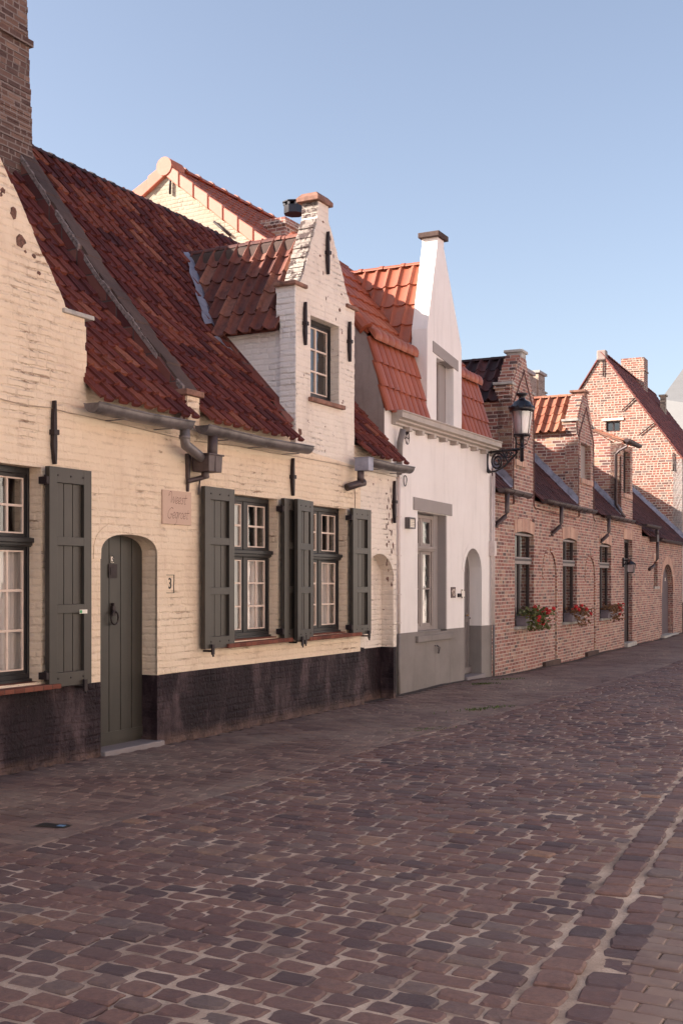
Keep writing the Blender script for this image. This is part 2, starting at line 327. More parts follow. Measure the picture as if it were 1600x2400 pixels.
M['green'] = m_wood('dark_green_grey_paint', (.047, .039, .032))
M['green_d'] = m_wood('darker_green_frame_paint', (.020, .018, .019))
M['door_g'] = m_wood('dark_green_door_paint', (.040, .035, .029))
M['bar'] = simple('cream_glazing_bar_paint', (.70, .56, .47), .5, .06)
M['greywood'] = m_wood('taupe_window_paint', (.27, .22, .20), .5)
M['greywood_d'] = m_wood('grey_door_paint', (.17, .145, .14), .5)
M['darkwood'] = m_wood('dark_brown_window_timber', (.035, .022, .022), .5)
M['garage'] = m_wood('grey_brown_garage_boards', (.12, .085, .09), .5)
M['sillbrick'] = m_brick('terracotta_sill_brick', [(0, (.12, .040, .028)), (.5, (.19, .062, .042)), (1, (.27, .10, .065))], (.12, .06, .045), W=.11, Hh=.5, mortar=.006, headers=0, seed=.02, dirt_amt=.4)
M['lintelbrick'] = m_brick('upright_lintel_brick', [(0, (.26, .09, .06)), (.5, (.42, .18, .12)), (1, (.55, .32, .21))], (.68, .56, .47), W=.075, Hh=.6, mortar=.018, headers=0, seed=.1)
M['iron'] = simple('dark_iron', (.030, .020, .022), .55, .3, 12, .3, metal=.3)
M['lampblack'] = simple('glossy_black_iron', (.012, .009, .014), .3, .2, 12, .1, metal=.2, spec=.6)
M['copper'] = simple('brown_conductor', (.13, .06, .05), .6, .2)
M['curtain'] = None
def m_cloth():
    t = NT('white_net_curtain'); o = t.obj(); s = t.noise(t.vmath('MULTIPLY', o, (14, 1, .25)), 1.4, 3, .6)
    c = t.ramp(t.map(s, .35, .65), [(0, (.58, .50, .46)), (1, (.86, .79, .74))]); return t.fin(c, .9, t.bump(s, .8, .04), spec=.1)
M['curtain'] = m_cloth()
M['blind'] = simple('beige_roller_blind', (.40, .33, .30), .8, .05)
M['room'] = simple('dark_room_plaster', (.28, .21, .18), .9, .1)
def m_glass(name, tint=(.92, .92, .92), base=.10, rg=.02):
    t = NT(name); nt = t.t; nt.nodes.remove(t.bsdf)
    tr = nt.nodes.new('ShaderNodeBsdfTransparent'); tr.inputs[0].default_value = (*tint, 1)
    gl = nt.nodes.new('ShaderNodeBsdfGlossy'); gl.inputs['Roughness'].default_value = rg
    o = t.obj(); b = t.bump(t.noise(o, 3.2, 2, .5), .25, .02); t.set(gl.inputs['Normal'], b)
    ge = nt.nodes.new('ShaderNodeNewGeometry'); dt = nt.nodes.new('ShaderNodeVectorMath'); dt.operation = 'DOT_PRODUCT'; nt.links.new(ge.outputs['Normal'], dt.inputs[0]); nt.links.new(ge.outputs['Incoming'], dt.inputs[1])
    f = t.math('ADD', t.math('POWER', t.math('SUBTRACT', 1.0, t.math('ABSOLUTE', dt.outputs['Value']), clamp=True), 5.0), base + .04, clamp=True)
    mxs = nt.nodes.new('ShaderNodeMixShader'); t.set(mxs.inputs[0], f); nt.links.new(tr.outputs[0], mxs.inputs[1]); nt.links.new(gl.outputs[0], mxs.inputs[2]); nt.links.new(mxs.outputs[0], t.out.inputs[0])
    return t.m
M['glass'] = m_glass('old_window_glass')
M['lampglass'] = m_glass('hazy_lamp_glass', (.86, .80, .84), .30, .35)
M['frost'] = simple('frosted_lamp_tube', (.75, .66, .68), .4, .05)
M['plaque'] = m_render('pinkish_sandstone_plaque', (.60, .43, .34), (.53, .37, .29), seed=8, vstreak=.3)
M['plasterpatch'] = m_render('smooth_cream_plaster_patch', (.79, .62, .46), (.74, .57, .41), seed=3, vstreak=0)
M['peelbrick'] = simple('bare_brick_under_paint', (.15, .075, .055), .9, .5, 30, .5)
M['oldmortar'] = simple('rough_grey_mortar', (.17, .13, .12), .95, .5, 25, .8)
M['ink'] = simple('dark_red_brown_lettering', (.09, .035, .03), .8, .1)
M['black'] = simple('black_paint', (.015, .013, .013), .6, .1)
M['whiteplate'] = simple('white_enamel', (.75, .68, .60), .4, .05)
M['greenmark'] = simple('green_sticker', (.05, .35, .12), .5, .05)
M['bluemark'] = simple('blue_enamel', (.14, .26, .42), .4, .05)
M['brass'] = simple('brass', (.40, .26, .10), .35, .1, metal=.8)
M['copperplate'] = simple('dark_red_enamel_plate', (.07, .025, .025), .4, .5, 60)
M['wirew'] = simple('cream_wire', (.45, .33, .24), .7, .1)
M['pipe_w'] = simple('off_white_painted_pipe', (.62, .53, .50), .5, .1)
M['pipe_g'] = simple('grey_painted_pipe', (.19, .165, .155), .5, .1)
M['stone_step'] = m_render('worn_bluestone_step', (.27, .235, .235), (.20, .17, .17), seed=4, vstreak=.3, bump=.4)
M['grass'] = simple('weed_green', (.07, .10, .02), .7, .3)
M['leaf'] = simple('geranium_leaf', (.085, .092, .025), .6, .5, 14)
M['leaf2'] = simple('dry_geranium_leaf', (.17, .085, .04), .7, .5, 14)
M['petal'] = simple('red_petal', (.55, .02, .025), .55, .2, 20)
M['planter'] = simple('grey_planter', (.17, .145, .165), .6, .15)
M['lampwarm'] = simple('ribbed_lamp_diffuser', (.80, .70, .58), .4, .05)

# ------------------------------------------------------------------ road surface
def gz(X, Y):      # ground level: the street drops a little towards the far end
    t = min(1, max(0, (Y - 17) / 6)); t = t * t * (3 - 2 * t)
    return -.10 * t
def und(X, Y): return .010 * math.sin(X * 1.7 + Y * .6) + .008 * math.sin(Y * 1.1 - X * .8 + 1.3) + .006 * math.sin(X * 3.1 + 2.) * math.sin(Y * 2.3)
def left_y(x):     # street-side edge of the pavement, in frame A
    if x < .35: return -1.95
    if x < 4.7: return -1.95 + .0245 * (x - .35)
    return -1.843 + .0507 * (x - 4.7)
def right_y(x):
    if x < 2: return -4.77 + .0985 * (x + 4.06)
    return left_y(x) - 2.25
def m_sett():
    t = NT('porphyry_sett'); uv = t.sep(t.uv()); o = t.obj()
    c = t.ramp(uv[0], [(0, (.075, .050, .054)), (.25, (.125, .070, .066)), (.55, (.172, .093, .080)), (.8, (.205, .112, .090)), (.95, (.150, .108, .100)), (1, (.28, .155, .10))])
    c = t.mix(t.map(t.noise(o, 30, 5, .7), .35, .7, 0, .55), c, (.070, .046, .048))
    c = t.mix(t.map(t.noise(o, .55, 4, .6), .45, .72, 0, .4), c, (.20, .145, .125))
    sp = t.map(t.noise(o, 160, 2, .8), .62, .75, 0, .35); c = t.mix(sp, c, (.28, .22, .20))
    return t.fin(c, t.map(t.noise(o, 8, 3, .6), .3, .7, .55, .8), t.bump(t.math('ADD', t.noise(o, 22, 5, .75), t.math('MULTIPLY', t.noise(o, 120, 3, .7), .3)), .8, .010), spec=.3)
def m_sand():
    t = NT('sandy_joint_fill'); o = t.obj(); n = t.noise(o, 2.2, 5, .65)
    c = t.ramp(t.map(n, .3, .7), [(0, (.17, .12, .10)), (.45, (.40, .30, .24)), (1, (.62, .49, .40))]); c = t.mix(t.map(t.noise(o, 120, 3, .8), .45, .7, 0, .5), c, (.16, .105, .09))
    return t.fin(c, .95, t.bump(t.noise(o, 60, 5, .75), .8, .01), spec=.1)
def m_paver():
    t = NT('dark_clay_paver'); uv = t.sep(t.uv()); o = t.obj()
    c = t.ramp(uv[0], [(0, (.105, .066, .062)), (.4, (.145, .088, .078)), (.75, (.18, .112, .095)), (1, (.22, .145, .118))])
    c = t.mix(t.map(t.noise(o, .8, 6, .7), .42, .68, 0, .75), c, (.26, .20, .165)); c = t.mix(t.map(t.noise(o, 1.7, 5, .7), .52, .75, 0, .6), c, (.06, .040, .040))
    return t.fin(c, .7, t.bump(t.noise(o, 60, 4, .75), .4, .005), spec=.3)
M['sett'] = m_sett(); M['sand'] = m_sand(); M['paver'] = m_paver()
M['soil'] = simple('dark_joint_soil', (.06, .042, .038), .95, .3, 5, .5)
M['earth'] = simple('dull_ground', (.13, .09, .075), .9, .3, 1, .3)

rng = np.random.default_rng(7)
def stones(name, mat, specs, kind_label, tight=False):
    """specs: (x, y, lx, ly, top, ang) in frame A; every stone a worn block with bevelled, uneven edge"""
    V = []; Fc = []; U = []; n = 0
    ns = 8 if tight else 12
    for (x, y, lx, ly, h, ang) in specs:
        ca, sa = math.cos(ang), math.sin(ang); pts = []
        r1, r2 = rng.random(), rng.random()
        tx, ty = rng.normal(0, .003 if tight else .015, 2)
        if tight: base = [(-1, -.86), (-.93, -1), (.93, -1), (1, -.86), (1, .86), (.93, 1), (-.93, 1), (-1, .86)]
        else:
            base = [(-1, -.66), (-.93, -.92), (-.45, -1), (.4, -1), (.92, -.93), (1, -.62), (1, .64), (.93, .92), (.4, 1), (-.45, 1), (-.92, .93), (-1, .62)]
        j = rng.normal(0, .012 if tight else .05, (ns, 2)); j = (j + np.roll(j, 1, 0)) / 2 * 1.2
        ring = [((b[0] + j[k, 0]) * lx / 2, (b[1] + j[k, 1] * 1.3) * ly / 2) for k, b in enumerate(base)]
        P = A.W(x, y); g = gz(P[0], P[1]) + und(P[0], P[1])
        e = .005 if tight else .009
        for lvl, (sc, z) in enumerate(((1.0, -.03), (1.0, -e * 1.0), (.0, 0))):
            if lvl < 2:
                for k, (a, b) in enumerate(ring): pts.append((a, b, z))
            else:
                for k, (a, b) in enumerate(ring):
                    pts.append((a - math.copysign(min(e * 1.1, abs(a)), a), b - math.copysign(min(e * 1.1, abs(b)), b), 0 + (0 if tight else rng.normal(0, .0012))))
        pts.append((0, 0, .001 if tight else .0015))
        for (a, b, z) in pts:
            xx = x + a * ca - b * sa; yy = y + a * sa + b * ca; w = A.W(xx, yy)
            V.append((w[0], w[1], g + h + z + tx * a + ty * b))
        for L in (0, 1):
            for k in range(ns): k2 = (k + 1) % ns; Fc.append((n + L * ns + k, n + L * ns + k2, n + (L + 1) * ns + k2, n + (L + 1) * ns + k)); U.append((r1, r2, 4))
        c0 = n + 3 * ns
        for k in range(ns): Fc.append((n + 2 * ns + k, n + 2 * ns + (k + 1) % ns, c0)); U.append((r1, r2, 3))
        n += 3 * ns + 1
    me = bpy.data.meshes.new(name); me.from_pydata(V, [], Fc)
    uvl = me.uv_layers.new(name='UVMap'); d = []
    for (a, b, k) in U: d.extend([a, b] * k)
    uvl.data.foreach_set('uv', d); me.polygons.foreach_set('use_smooth', [False] * len(Fc)); me.materials.append(mat)
    bm = bmesh.new(); bm.from_mesh(me); bmesh.ops.recalc_face_normals(bm, faces=bm.faces); bm.to_mesh(me); bm.free()
    o = bpy.data.objects.new(name, me); COL.objects.link(o); o['kind'] = 'structure'; return o

specs = []
x = -13.5
while x < 33:
    pitch = .130; y0 = left_y(x) - .005; y1 = right_y(x); y = y0 - rng.random() * .02
    far = x > 14
    while y > y1 + .06:
        w = rng.uniform(.145, .205) * (1 if rng.random() > .03 else 1.35)
        if y - w < y1 + .02: w = max(.1, y - y1 - .01)
        xc = x + .05 * (-(y - w / 2) - 1.95) + rng.normal(0, .004)
        specs.append((xc, y - w / 2, pitch - rng.uniform(.012, .020), w - rng.uniform(.008, .020), rng.normal(.0130, .0018), rng.normal(0, .014)))
        y -= w
    x += pitch
stones('cobbled_road', M['sett'], specs, '')
# two gutter courses running along the right-hand edge of the setts
specs = []
for k, off in enumerate((.13, .32)):
    x = -13.5
    while x < 33:
        l = rng.uniform(.14, .2); y = right_y(x + l / 2) - off - (.04 if k else .03)
        specs.append((x + l / 2, y + .05, l - rng.uniform(.008, .022), .172 - rng.uniform(0, .02), rng.normal(.015, .004), .0985 + rng.normal(0, .02)))
        x += l
stones('gutter_course', M['sett'], specs, '')
# pavers: left pavement and far side
specs = []
x = -13.5; r = 0
while x < 33:
    y = -.02 + max(0, left_y(x) + 1.95) - (.05 if r % 2 else -.05); 
    while y > left_y(x) + .10:
        w = .205 * rng.uniform(.88, 1.12)
        if y - w < left_y(x) + .08: w = max(.06, y - left_y(x) - .07)
        specs.append((x + rng.normal(0, .0015), y - w / 2, .098, w - .006, rng.normal(.013, .0008), rng.normal(0, .006))); y -= w
    x += .104; r += 1
x = -13.5
while x < 33:                       # border course laid lengthwise
    specs.append((x + .105, left_y(x) + .035, .198, .088, rng.normal(.013, .002), rng.normal(0, .006))); x += .207
stones('pavement', M['paver'], specs, '', True)
specs = []
x = -13.5; r = 0
while x < 16:
    y = right_y(x) - .36; a0 = .0985; first = .1 if r % 2 else .205
    k = 0
    while y > -9.6 and k < 26:
        w = first if k == 0 else .205; specs.append((x, y - w / 2, .098, w - .007, rng.normal(.013, .002), rng.normal(0, .008))); y -= w; k += 1
    x += .105; r += 1
stones('far_pavement', M['paver'], specs, '', True)
# sand bed with relief under the road; soil bed under pavement
def bed(name, mat, ya, yb, z, step=.09, rough=.004):
    V = []; Fc = []; xs = np.arange(-14, 60, step * 2); ny = max(2, int(4 / step)) if yb else 2; cols = 14
    for x in xs:
        for j in range(cols + 1):
            t = j / cols; y = ya(x) + (yb(x) - ya(x)) * t; w = A.W(x, y); V.append((w[0], w[1], gz(w[0], w[1]) + und(w[0], w[1]) + z + rng.normal(0, rough)))
    for i in range(len(xs) - 1):
        for j in range(cols): a = i * (cols + 1) + j; Fc.append((a, a + 1, a + cols + 2, a + cols + 1))
    me = bpy.data.meshes.new(name); me.from_pydata(V, [], Fc); me.materials.append(mat); me.polygons.foreach_set('use_smooth', [True] * len(Fc))
    bm = bmesh.new(); bm.from_mesh(me); bmesh.ops.recalc_face_normals(bm, faces=bm.faces); bm.to_mesh(me); bm.free()
    o = bpy.data.objects.new(name, me); COL.objects.link(o); o['kind'] = 'structure'; return o
bed('road_sand', M['sand'], lambda x: left_y(x) - .0, lambda x: right_y(x) - .36, .004, rough=.003)
bed('pavement_bed', M['soil'], lambda x: 1.6, lambda x: left_y(x) + .0, .004, rough=.002)
bed('far_pavement_bed', M['sand'], lambda x: right_y(x) - .36, lambda x: -10.5, .004, rough=.002)
me = bpy.data.meshes.new('ground'); me.from_pydata([(-500, -500, -.2), (500, -500, -.2), (500, 900, -.2), (-500, 900, -.2)], [], [(0, 1, 2, 3)]); me.materials.append(M['earth'])
g = bpy.data.objects.new('ground', me); COL.objects.link(g); g['kind'] = 'structure'

# ------------------------------------------------------------------ roof tiles
def tiles(mb, o, ud, vd, W, Lg, tw=.21, tl=.27, amp=.028, jit=.004, flip=False, seed=1, nose=.022, us=0.0, keep=None):
    o = Vector(o); ud = Vector(ud).normalized(); vd = Vector(vd).normalized(); nn = ud.cross(vd)
    if nn.z < 0: nn = -nn
    rg = random.Random(seed); nc = int(round(W / tw)); tw = W / nc; nr = int(round(Lg / tl)); tl = Lg / nr
    T = [0, .08, .15, .22, .29, .37, .5, .63, .76, .89, 1.0]
    def prof(t):
        if flip: return amp * (max(0, 1 - (2 * t - 1) ** 2)) ** .6
        return amp * (1.1 * math.exp(-((t - .22) / .12) ** 2) + 1.1 * math.exp(-((t - 1.22) / .12) ** 2) + .45 * (2 * (t - .66)) ** 2)
    for r in range(nr):
        for c in range(nc):
            if keep and not keep((c + .5) * tw, (r + .5) * tl): continue
            ju = rg.gauss(0, jit); jl = abs(rg.gauss(0, jit)); jv = rg.gauss(0, jit * 1.6); sk = rg.gauss(0, jit * .8)
            rows = []
            for (v, lift) in ((r * tl - .03 + jv, nose + jl), (r * tl + tl * .5, nose * .5 + jl * .5), ((r + 1) * tl + .015, .0)):
                rows.append([o + ud * ((c + t) * tw + ju + us) + vd * (v + sk * (t - .5) * 2) + nn * (prof(t) + lift) for t in T])
            U = [[(c + .02 + t * .96, r + q) for t in T] for q in (.03, .5, .97)]
            for a in (0, 1):
                for k in range(len(T) - 1):
                    mb.face([rows[a][k], rows[a][k + 1], rows[a + 1][k + 1], rows[a + 1][k]], [U[a][k], U[a][k + 1], U[a + 1][k + 1], U[a + 1][k]], True)
            nz = [p - nn * (nose + .004) + vd * .003 for p in rows[0]]
            for k in range(len(T) - 1):
                mb.face([nz[k], nz[k + 1], rows[0][k + 1], rows[0][k]], [U[0][k], U[0][k + 1], U[0][k + 1], U[0][k]], False)
            # side edge of the roll, closes the step at the end tile
            for e in (0, -1):
                for a in (0, 1):
                    mb.face([rows[a][e], rows[a + 1][e], rows[a + 1][e] - nn * .03, rows[a][e] - nn * .03], [U[a][e]] * 4, False)
def ridge_caps(mb, a, b, r=.1, seg=.38, lip=.012, flat=False):
    a = Vector(a); b = Vector(b); d = (b - a); L = d.length; d.normalize(); n = max(1, round(L / seg)); up = Vector((0, 0, 1)); s = d.cross(up).normalized(); K = 8
    for i in range(n):
        p0 = a + d * (L * i / n); p1 = a + d * (L * (i + 1) / n + .02); r0 = r + lip; r1 = r
        rings = []
        for (p, rr) in ((p0, r0), (p0 + d * .06, r0), (p0 + d * .065, r1), (p1, r1 * .97)):
            rings.append([p + s * rr * math.cos(math.pi * (k / K)) + up * rr * math.sin(math.pi * (k / K)) * (.75) - up * .03 for k in range(K + 1)])
        for q in range(3):
            for k in range(K): mb.face([rings[q][k], rings[q][k + 1], rings[q + 1][k + 1], rings[q + 1][k]], [(i + .5, 90.5)] * 4, True)
        mb.face(rings[0], [(i + .5, 90.5)] * (K + 1)); mb.face(rings[-1], [(i + .5, 90.5)] * (K + 1))
def ragged(p0, p1, step=.068, amp=.012, seed=0):
    rg = random.Random(seed); p0 = Vector(p0); p1 = Vector(p1); L = (p1 - p0).length; n = max(1, int(L / step)); d = (p1 - p0) / n; nv = Vector((-d.y, d.x)).normalized(); out = []
    for i in range(n):
        a = rg.uniform(-amp, amp); q = p0 + d * i
        out.append(tuple(q + d * .08 + nv * a)); out.append(tuple(q + d * .92 + nv * a))
    return out
def arch(x0, x1, z0, zs, zt, n=12, p=2.0):
    """opening outline, ccw from bottom-left; super-elliptic head"""
    pts = [(x0, z0), (x1, z0)]; cx = (x0 + x1) / 2; w = (x1 - x0) / 2
    for i in range(n + 1):
        a = math.pi * i / n; c, s_ = math.cos(a), math.sin(a)
        pts.append((cx + w * math.copysign(abs(c) ** (2 / p), c), zs + (zt - zs) * abs(s_) ** (2 / p)))
    return pts
def rect(x0, x1, z0, z1): return [(x0, z0), (x1, z0), (x1, z1), (x0, z1)]

# ------------------------------------------------------------------ shared parts
def anchor(par, fr, pxt, pyt, pyb, y=0, kind=0):
    x, zt = fr.Y(pxt, pyt, y); _, zb = fr.Y(pxt, pyb, y); m = MB(); zm = (zt + zb) / 2; w = .02
    def bar(x0, w0, x1, w1, z0, z1): m.hexa([(x0 - w0, y - .045, z0), (x0 + w0, y - .045, z0), (x0 + w0, y - .005, z0), (x0 - w0, y - .005, z0), (x1 - w1, y - .045, z1), (x1 + w1, y - .045, z1), (x1 + w1, y - .005, z1), (x1 - w1, y - .005, z1)])
    bar(x + .008, .009, x, .024, zb, zb + .16); bar(x, .024, x, .02, zb + .16, zm); bar(x, .02, x, .018, zm, zt - .12); bar(x, .018, x + .006, .008, zt - .12, zt)
    m.box(x - .032, x + .032, y - .06, y, zm - .022, zm + .022)
    return m.build('wall_anchor', M['iron'], par, bevel=.003)

def window(par, x0, x1, z0, z1, y, ztr, frame_m, bar_m, up=(2, 2), lo=(2, 3), mull=True, curtain=True, bars=True, depth=.07, fw=.055, double=True):
    """casement window filling an opening: frame > glazing_bars, pane, curtain"""
    f = MB()
    f.box(x0, x0 + fw, y, y + depth, z0, z1); f.box(x1 - fw, x1, y, y + depth, z0, z1); f.box(x0 + fw, x1 - fw, y, y + depth, z1 - fw, z1); f.box(x0 + fw, x1 - fw, y, y + depth, z0, z0 + fw + .02)
    f.box(x0, x1, y - .03, y + depth, z0 - .02, z0 + .035)
    cells = []
    secs = [(z0 + fw + .02, z1 - fw, lo)] if ztr is None else [(z0 + fw + .02, ztr - .04, lo), (ztr + .04, z1 - fw, up)]
    if ztr is not None:
        f.box(x0 + .002, x1 - .002, y - .02, y + depth - .002, ztr - .04, ztr + .04); f.box(x0 - .01, x1 + .01, y - .055, y, ztr - .005, ztr + .035); f.box(x0, x1, y - .035, y, ztr - .03, ztr - .005)
    xm = (x0 + x1) / 2
    if mull and double:
        for (a, b, n) in secs: f.box(xm - .033, xm + .033, y + .004, y + depth - .004, a, b)
        halves = [(x0 + fw, xm - .033), (xm + .033, x1 - fw)]
    else: halves = [(x0 + fw, x1 - fw)]
    for (a, b, n) in secs:
        for (h0, h1) in halves:
            s = .032; ys = y + .012; ye = y + .05                       # sash members
            f.box(h0, h0 + s, ys, ye, a, b); f.box(h1 - s, h1, ys, ye, a, b); f.box(h0 + s, h1 - s, ys, ye, a, a + s); f.box(h0 + s, h1 - s, ys, ye, b - s, b)
            cells.append((h0 + s, h1 - s, a + s, b - s, n))
    fo = f.build('window', frame_m, par, bevel=.004)
    g = MB(); b_ = MB()
    for (h0, h1, a, b, n) in cells:
        g.face([(h0, y + .032, a), (h1, y + .032, a), (h1, y + .032, b), (h0, y + .032, b)])
        if bars:
            t = .012; yb0, yb1 = y + .014, y + .036
            b_.box(h0, h0 + t, yb0, yb1, a, b); b_.box(h1 - t, h1, yb0, yb1, a, b); b_.box(h0 + t, h1 - t, yb0, yb1, a, a + t); b_.box(h0 + t, h1 - t, yb0, yb1, b - t, b)
            for i in range(1, n[0]): xx = h0 + (h1 - h0) * i / n[0]; b_.box(xx - .010, xx + .010, yb0, yb1, a + t, b - t)
            for i in range(1, n[1]):
                zz = a + (b - a) * i / n[1]; xs = [h0 + t] + [v for k in range(1, n[0]) for v in (h0 + (h1 - h0) * k / n[0] - .010, h0 + (h1 - h0) * k / n[0] + .010)] + [h1 - t]
                for q in range(0, len(xs), 2): b_.box(xs[q], xs[q + 1], yb0, yb1, zz - .010, zz + .010)
    g.build('pane', M['glass'], fo)
    if bars: b_.build('glazing_bars', bar_m, fo)
    if curtain:
        c = MB(); yc = y + .10; spans = curtain if isinstance(curtain, list) else [(x0 - .05, x1 + .05, z0, (ztr if ztr else z1))]
        for (ca, cb, za, zb) in spans:
            n = max(6, int((cb - ca) / .022)); pr = None
            for i in range(n + 1):
                xx = ca + (cb - ca) * i / n; yy = yc + .018 * math.sin(i * .9) + .01 * math.sin(i * .37)
                if pr: c.face([(pr[0], pr[1], za), (xx, yy, za), (xx, yy, zb), (pr[0], pr[1], zb)], smooth=True)
                pr = (xx, yy)
        c.build('curtain', M['curtain'], fo)
    return fo

def shutter(par, hx, z0, z1, w, side, ang=0., hook=True):
    """leaf hinged at x=hx, opened flat on the wall; side=+1 lies towards +x"""
    m = MB(); t = .050; st = .098
    def T(a, y, z):                              # a along the leaf from the hinge, y: 0 = front of the leaf .. t back
        ca, sa = math.cos(R(ang)), math.sin(R(ang)); yy = -.045 - t + y
        return (hx + side * (a * ca) + (yy + .045 + t) * 0 - side * 0, yy - a * sa, z)
    def bx(a0, a1, y0, y1, za, zb): m.hexa([T(a0, y0, za), T(a1, y0, za), T(a1, y1, za), T(a0, y1, za), T(a0, y0, zb), T(a1, y0, zb), T(a1, y1, zb), T(a0, y1, zb)])
    H = z1 - z0; rails = [(0, .12), (.345 * H - .02, .345 * H + .055), (.655 * H - .02, .655 * H + .055), (H - .13, H)]
    bx(0, st, 0, t, z0, z1); bx(w - st, w, 0, t, z0, z1)
    for (a, b) in rails: bx(st, w - st, .001, t, z0 + a, z0 + b)
    for i in range(3):
        za, zb = z0 + rails[i][1], z0 + rails[i + 1][0]; n = 3; pw = (w - 2 * st) / n
        for k in range(n): bx(st + k * pw + .004, st + (k + 1) * pw - .004, .032, t - .002, za, zb)
        bx(st, w - st, .042, t - .004, za, zb)
    o = m.build('shutter', M['green'], par, bevel=.004)
    for z in (z0 + .10, z1 - .12): h = MB(); h.box(hx - .03, hx + .03, -.09, -.0, z - .03, z + .03); h.tube([(hx - side * .01, -.06, z - .045), (hx - side * .01, -.06, z + .045)], .014); h.build('hinge', M['iron'], o)
    h = MB()
    for z in (z0 + .07, z1 - .07):
        for k in (.2, .5, .8): c = T(w * k, -.003, z); h.box(c[0] - .007, c[0] + .007, c[1] - .002, c[1] + .004, z - .007, z + .007)
    tag(h.build('rivets', M['iron'], o), kind='stuff')
    k = MB(); c = T(w * .8, 0, z0)
    k.box(c[0] - .012, c[0] + .012, -.10 + c[1] * 0, -.0, z0 - .035, z0 - .015); k.box(c[0] - .02, c[0] + .02, c[1] - .03, c[1] - .012, z0 - .06, z0 + .045); k.tube([(c[0], c[1] - .02, z0 - .05), (c[0] + .01, c[1] - .02, z0 - .08)], .01)
    k.build('shutter_hook', M['iron'], o)
    return o

def room(par, x0, x1, z0, z1, y0=.35, y1=2.2):
    m = MB()
    m.box(x0, x1, y0 + .02, y1, z0, z1)
    m.f.pop(2); m.uv.pop(2); m.sm.pop(2); m.mi.pop(2)              # open towards the window
    return m.build('room', M['room'], par, clean=False)


# ================================================================== HOUSE 1 : cream house with door no. 3
h1 = empty('house', A, -7, 0, 0, 'cream painted brick house with arched green door and tall brick chimney, at the left edge', 'house')
h1.location = A.W(0, 0, 0)
XL, XS = -10.2, -4.43
doorL, doorR = -5.84, -5.015
door_arch = arch(doorL, doorR, .69, 1.84, 2.035, 16, 2.5)[2:][::-1]            # left to right over the head
out = [(XL, .69), (doorL, .69)] + door_arch + [(doorR, .69), (XS, .695)]
out += [(XS, 3.42), (XS - .13, 3.42), (XS - .15, 3.12), (-6.03, 3.12)] + ragged((-6.03, 3.15), (-6.04, 3.93), seed=3) + [(-6.04, 3.93), (-6.30, 3.98)] + ragged((-6.32, 4.02), (-7.10, 5.08), seed=4, amp=.01) + [(-7.12, 5.12), (-7.2, 5.5), (-7.5, 5.5), (-7.58, 5.1), (-8.55, 3.95), (-8.6, 3.12), (XL, 3.12)]
m = MB(); m.prism(out, [rect(-7.62, -6.60, .75, 2.56)], 0, .3)
m.build('wall', M['cream'], h1)
m = MB()                                                                   # other walls, closed body
m.box(XL, XL + .25, .3, 5.0, -.3, 3.3); m.box(XL, XS, 5.0, 5.3, -.3, 3.3); m.box(XL, XS, .3, 5.0, 3.02, 3.08)
m.box(-6.02, XS - .02, .06, .3, 3.1, 3.36); m.build('back_wall', M['cream'], h1)  # hidden box under the eaves, added to block light leaks
m = MB(); m.prism([(XL, -.3), (doorL, -.3), (doorL, .69), (XL, .69)], [], -.004, .3); m.prism([(doorR, -.3), (XS, -.3), (XS, .695), (doorR, .69)], [], -.004, .3)
m.build('plinth', M['plinth'], h1)
# door surround: raised plaster band around the head and right jamb
m = MB(); ob = arch(doorL - .10, doorR + .14, .69, 1.84, 2.16, 16, 2.5); ib = arch(doorL, doorR, .69, 1.84, 2.035, 16, 2.5)
band = [p for p in ob[1:-1]][:]; o2 = ob[2:]; i2 = ib[2:]
outer = [(doorR + .14, .70)] + o2[:-1] + [(doorL - .1, 1.80)]; inner = [(doorL, 1.80)] + i2[:-1][::-1] + [(doorR, .70)]
m.prism(outer + inner, [], -.007, .02)
m.build('door_surround', M['cream'], h1)
d = MB(); yd = .175; da = arch(doorL - .12, doorR + .02, .075, 1.86, 2.06, 16, 2.5)
n = 5; bw = (doorR - doorL + .0) / n
def top_at(x):
    cx = (doorL + doorR) / 2; w = (doorR - doorL) / 2 + .01; q = min(1, abs(x - cx) / w); return 1.86 + .19 * max(0, (1 - q ** 2.5)) ** (1 / 2.5)
for i in range(n):
    a = doorL + i * bw + .005; b = doorL + (i + 1) * bw - .005; xs = [a + (b - a) * k / 4 for k in range(5)]
    d.prism([(a, .10)] + [(b, .10)] + [(x_, top_at(x_) - .005) for x_ in xs[::-1]], [], yd, yd + .04)
d.prism([(doorL, .06)] + [(doorR, .06)] + [(x_, top_at(x_)) for x_ in [doorR - (doorR - doorL) * k / 16 for k in range(17)]], [], yd + .014, yd + .05)
d.box(doorL, doorR, yd - .006, yd + .02, .10, .19)
do = d.build('door', M['door_g'], h1, bevel=.003)
k = MB(); gx, gz1 = A.Y(253.5, 1322, yd); gx2, gz0 = A.Y(273, 1355, yd)
k.prism(rect(gx, gx2, gz0, gz1), [rect(gx + .02, gx2 - .02, gz0 + .03, gz1 - .03)], yd - .012, yd - .001)
for i in range(6): zz = gz0 + .035 + i * (gz1 - gz0 - .07) / 5; k.box(gx + .02, gx2 - .02, yd - .016, yd - .004, zz - .006, zz + .006)
k.build('door_grille', M['iron'], do)
k = MB(); kx, kz = A.Y(262.5, 1448, yd); k.box(kx - .02, kx + .02, yd - .03, yd, kz + .02, kz + .11); k.box(kx - .008, kx + .008, yd - .03, yd, kz + .11, kz + .14)
k.tube([(kx + .052 * math.sin(t * math.pi / 8), yd - .035, kz + .062 * math.cos(t * math.pi / 8)) for t in range(17)], .009, 8); k.build('door_knocker', M['iron'], do)
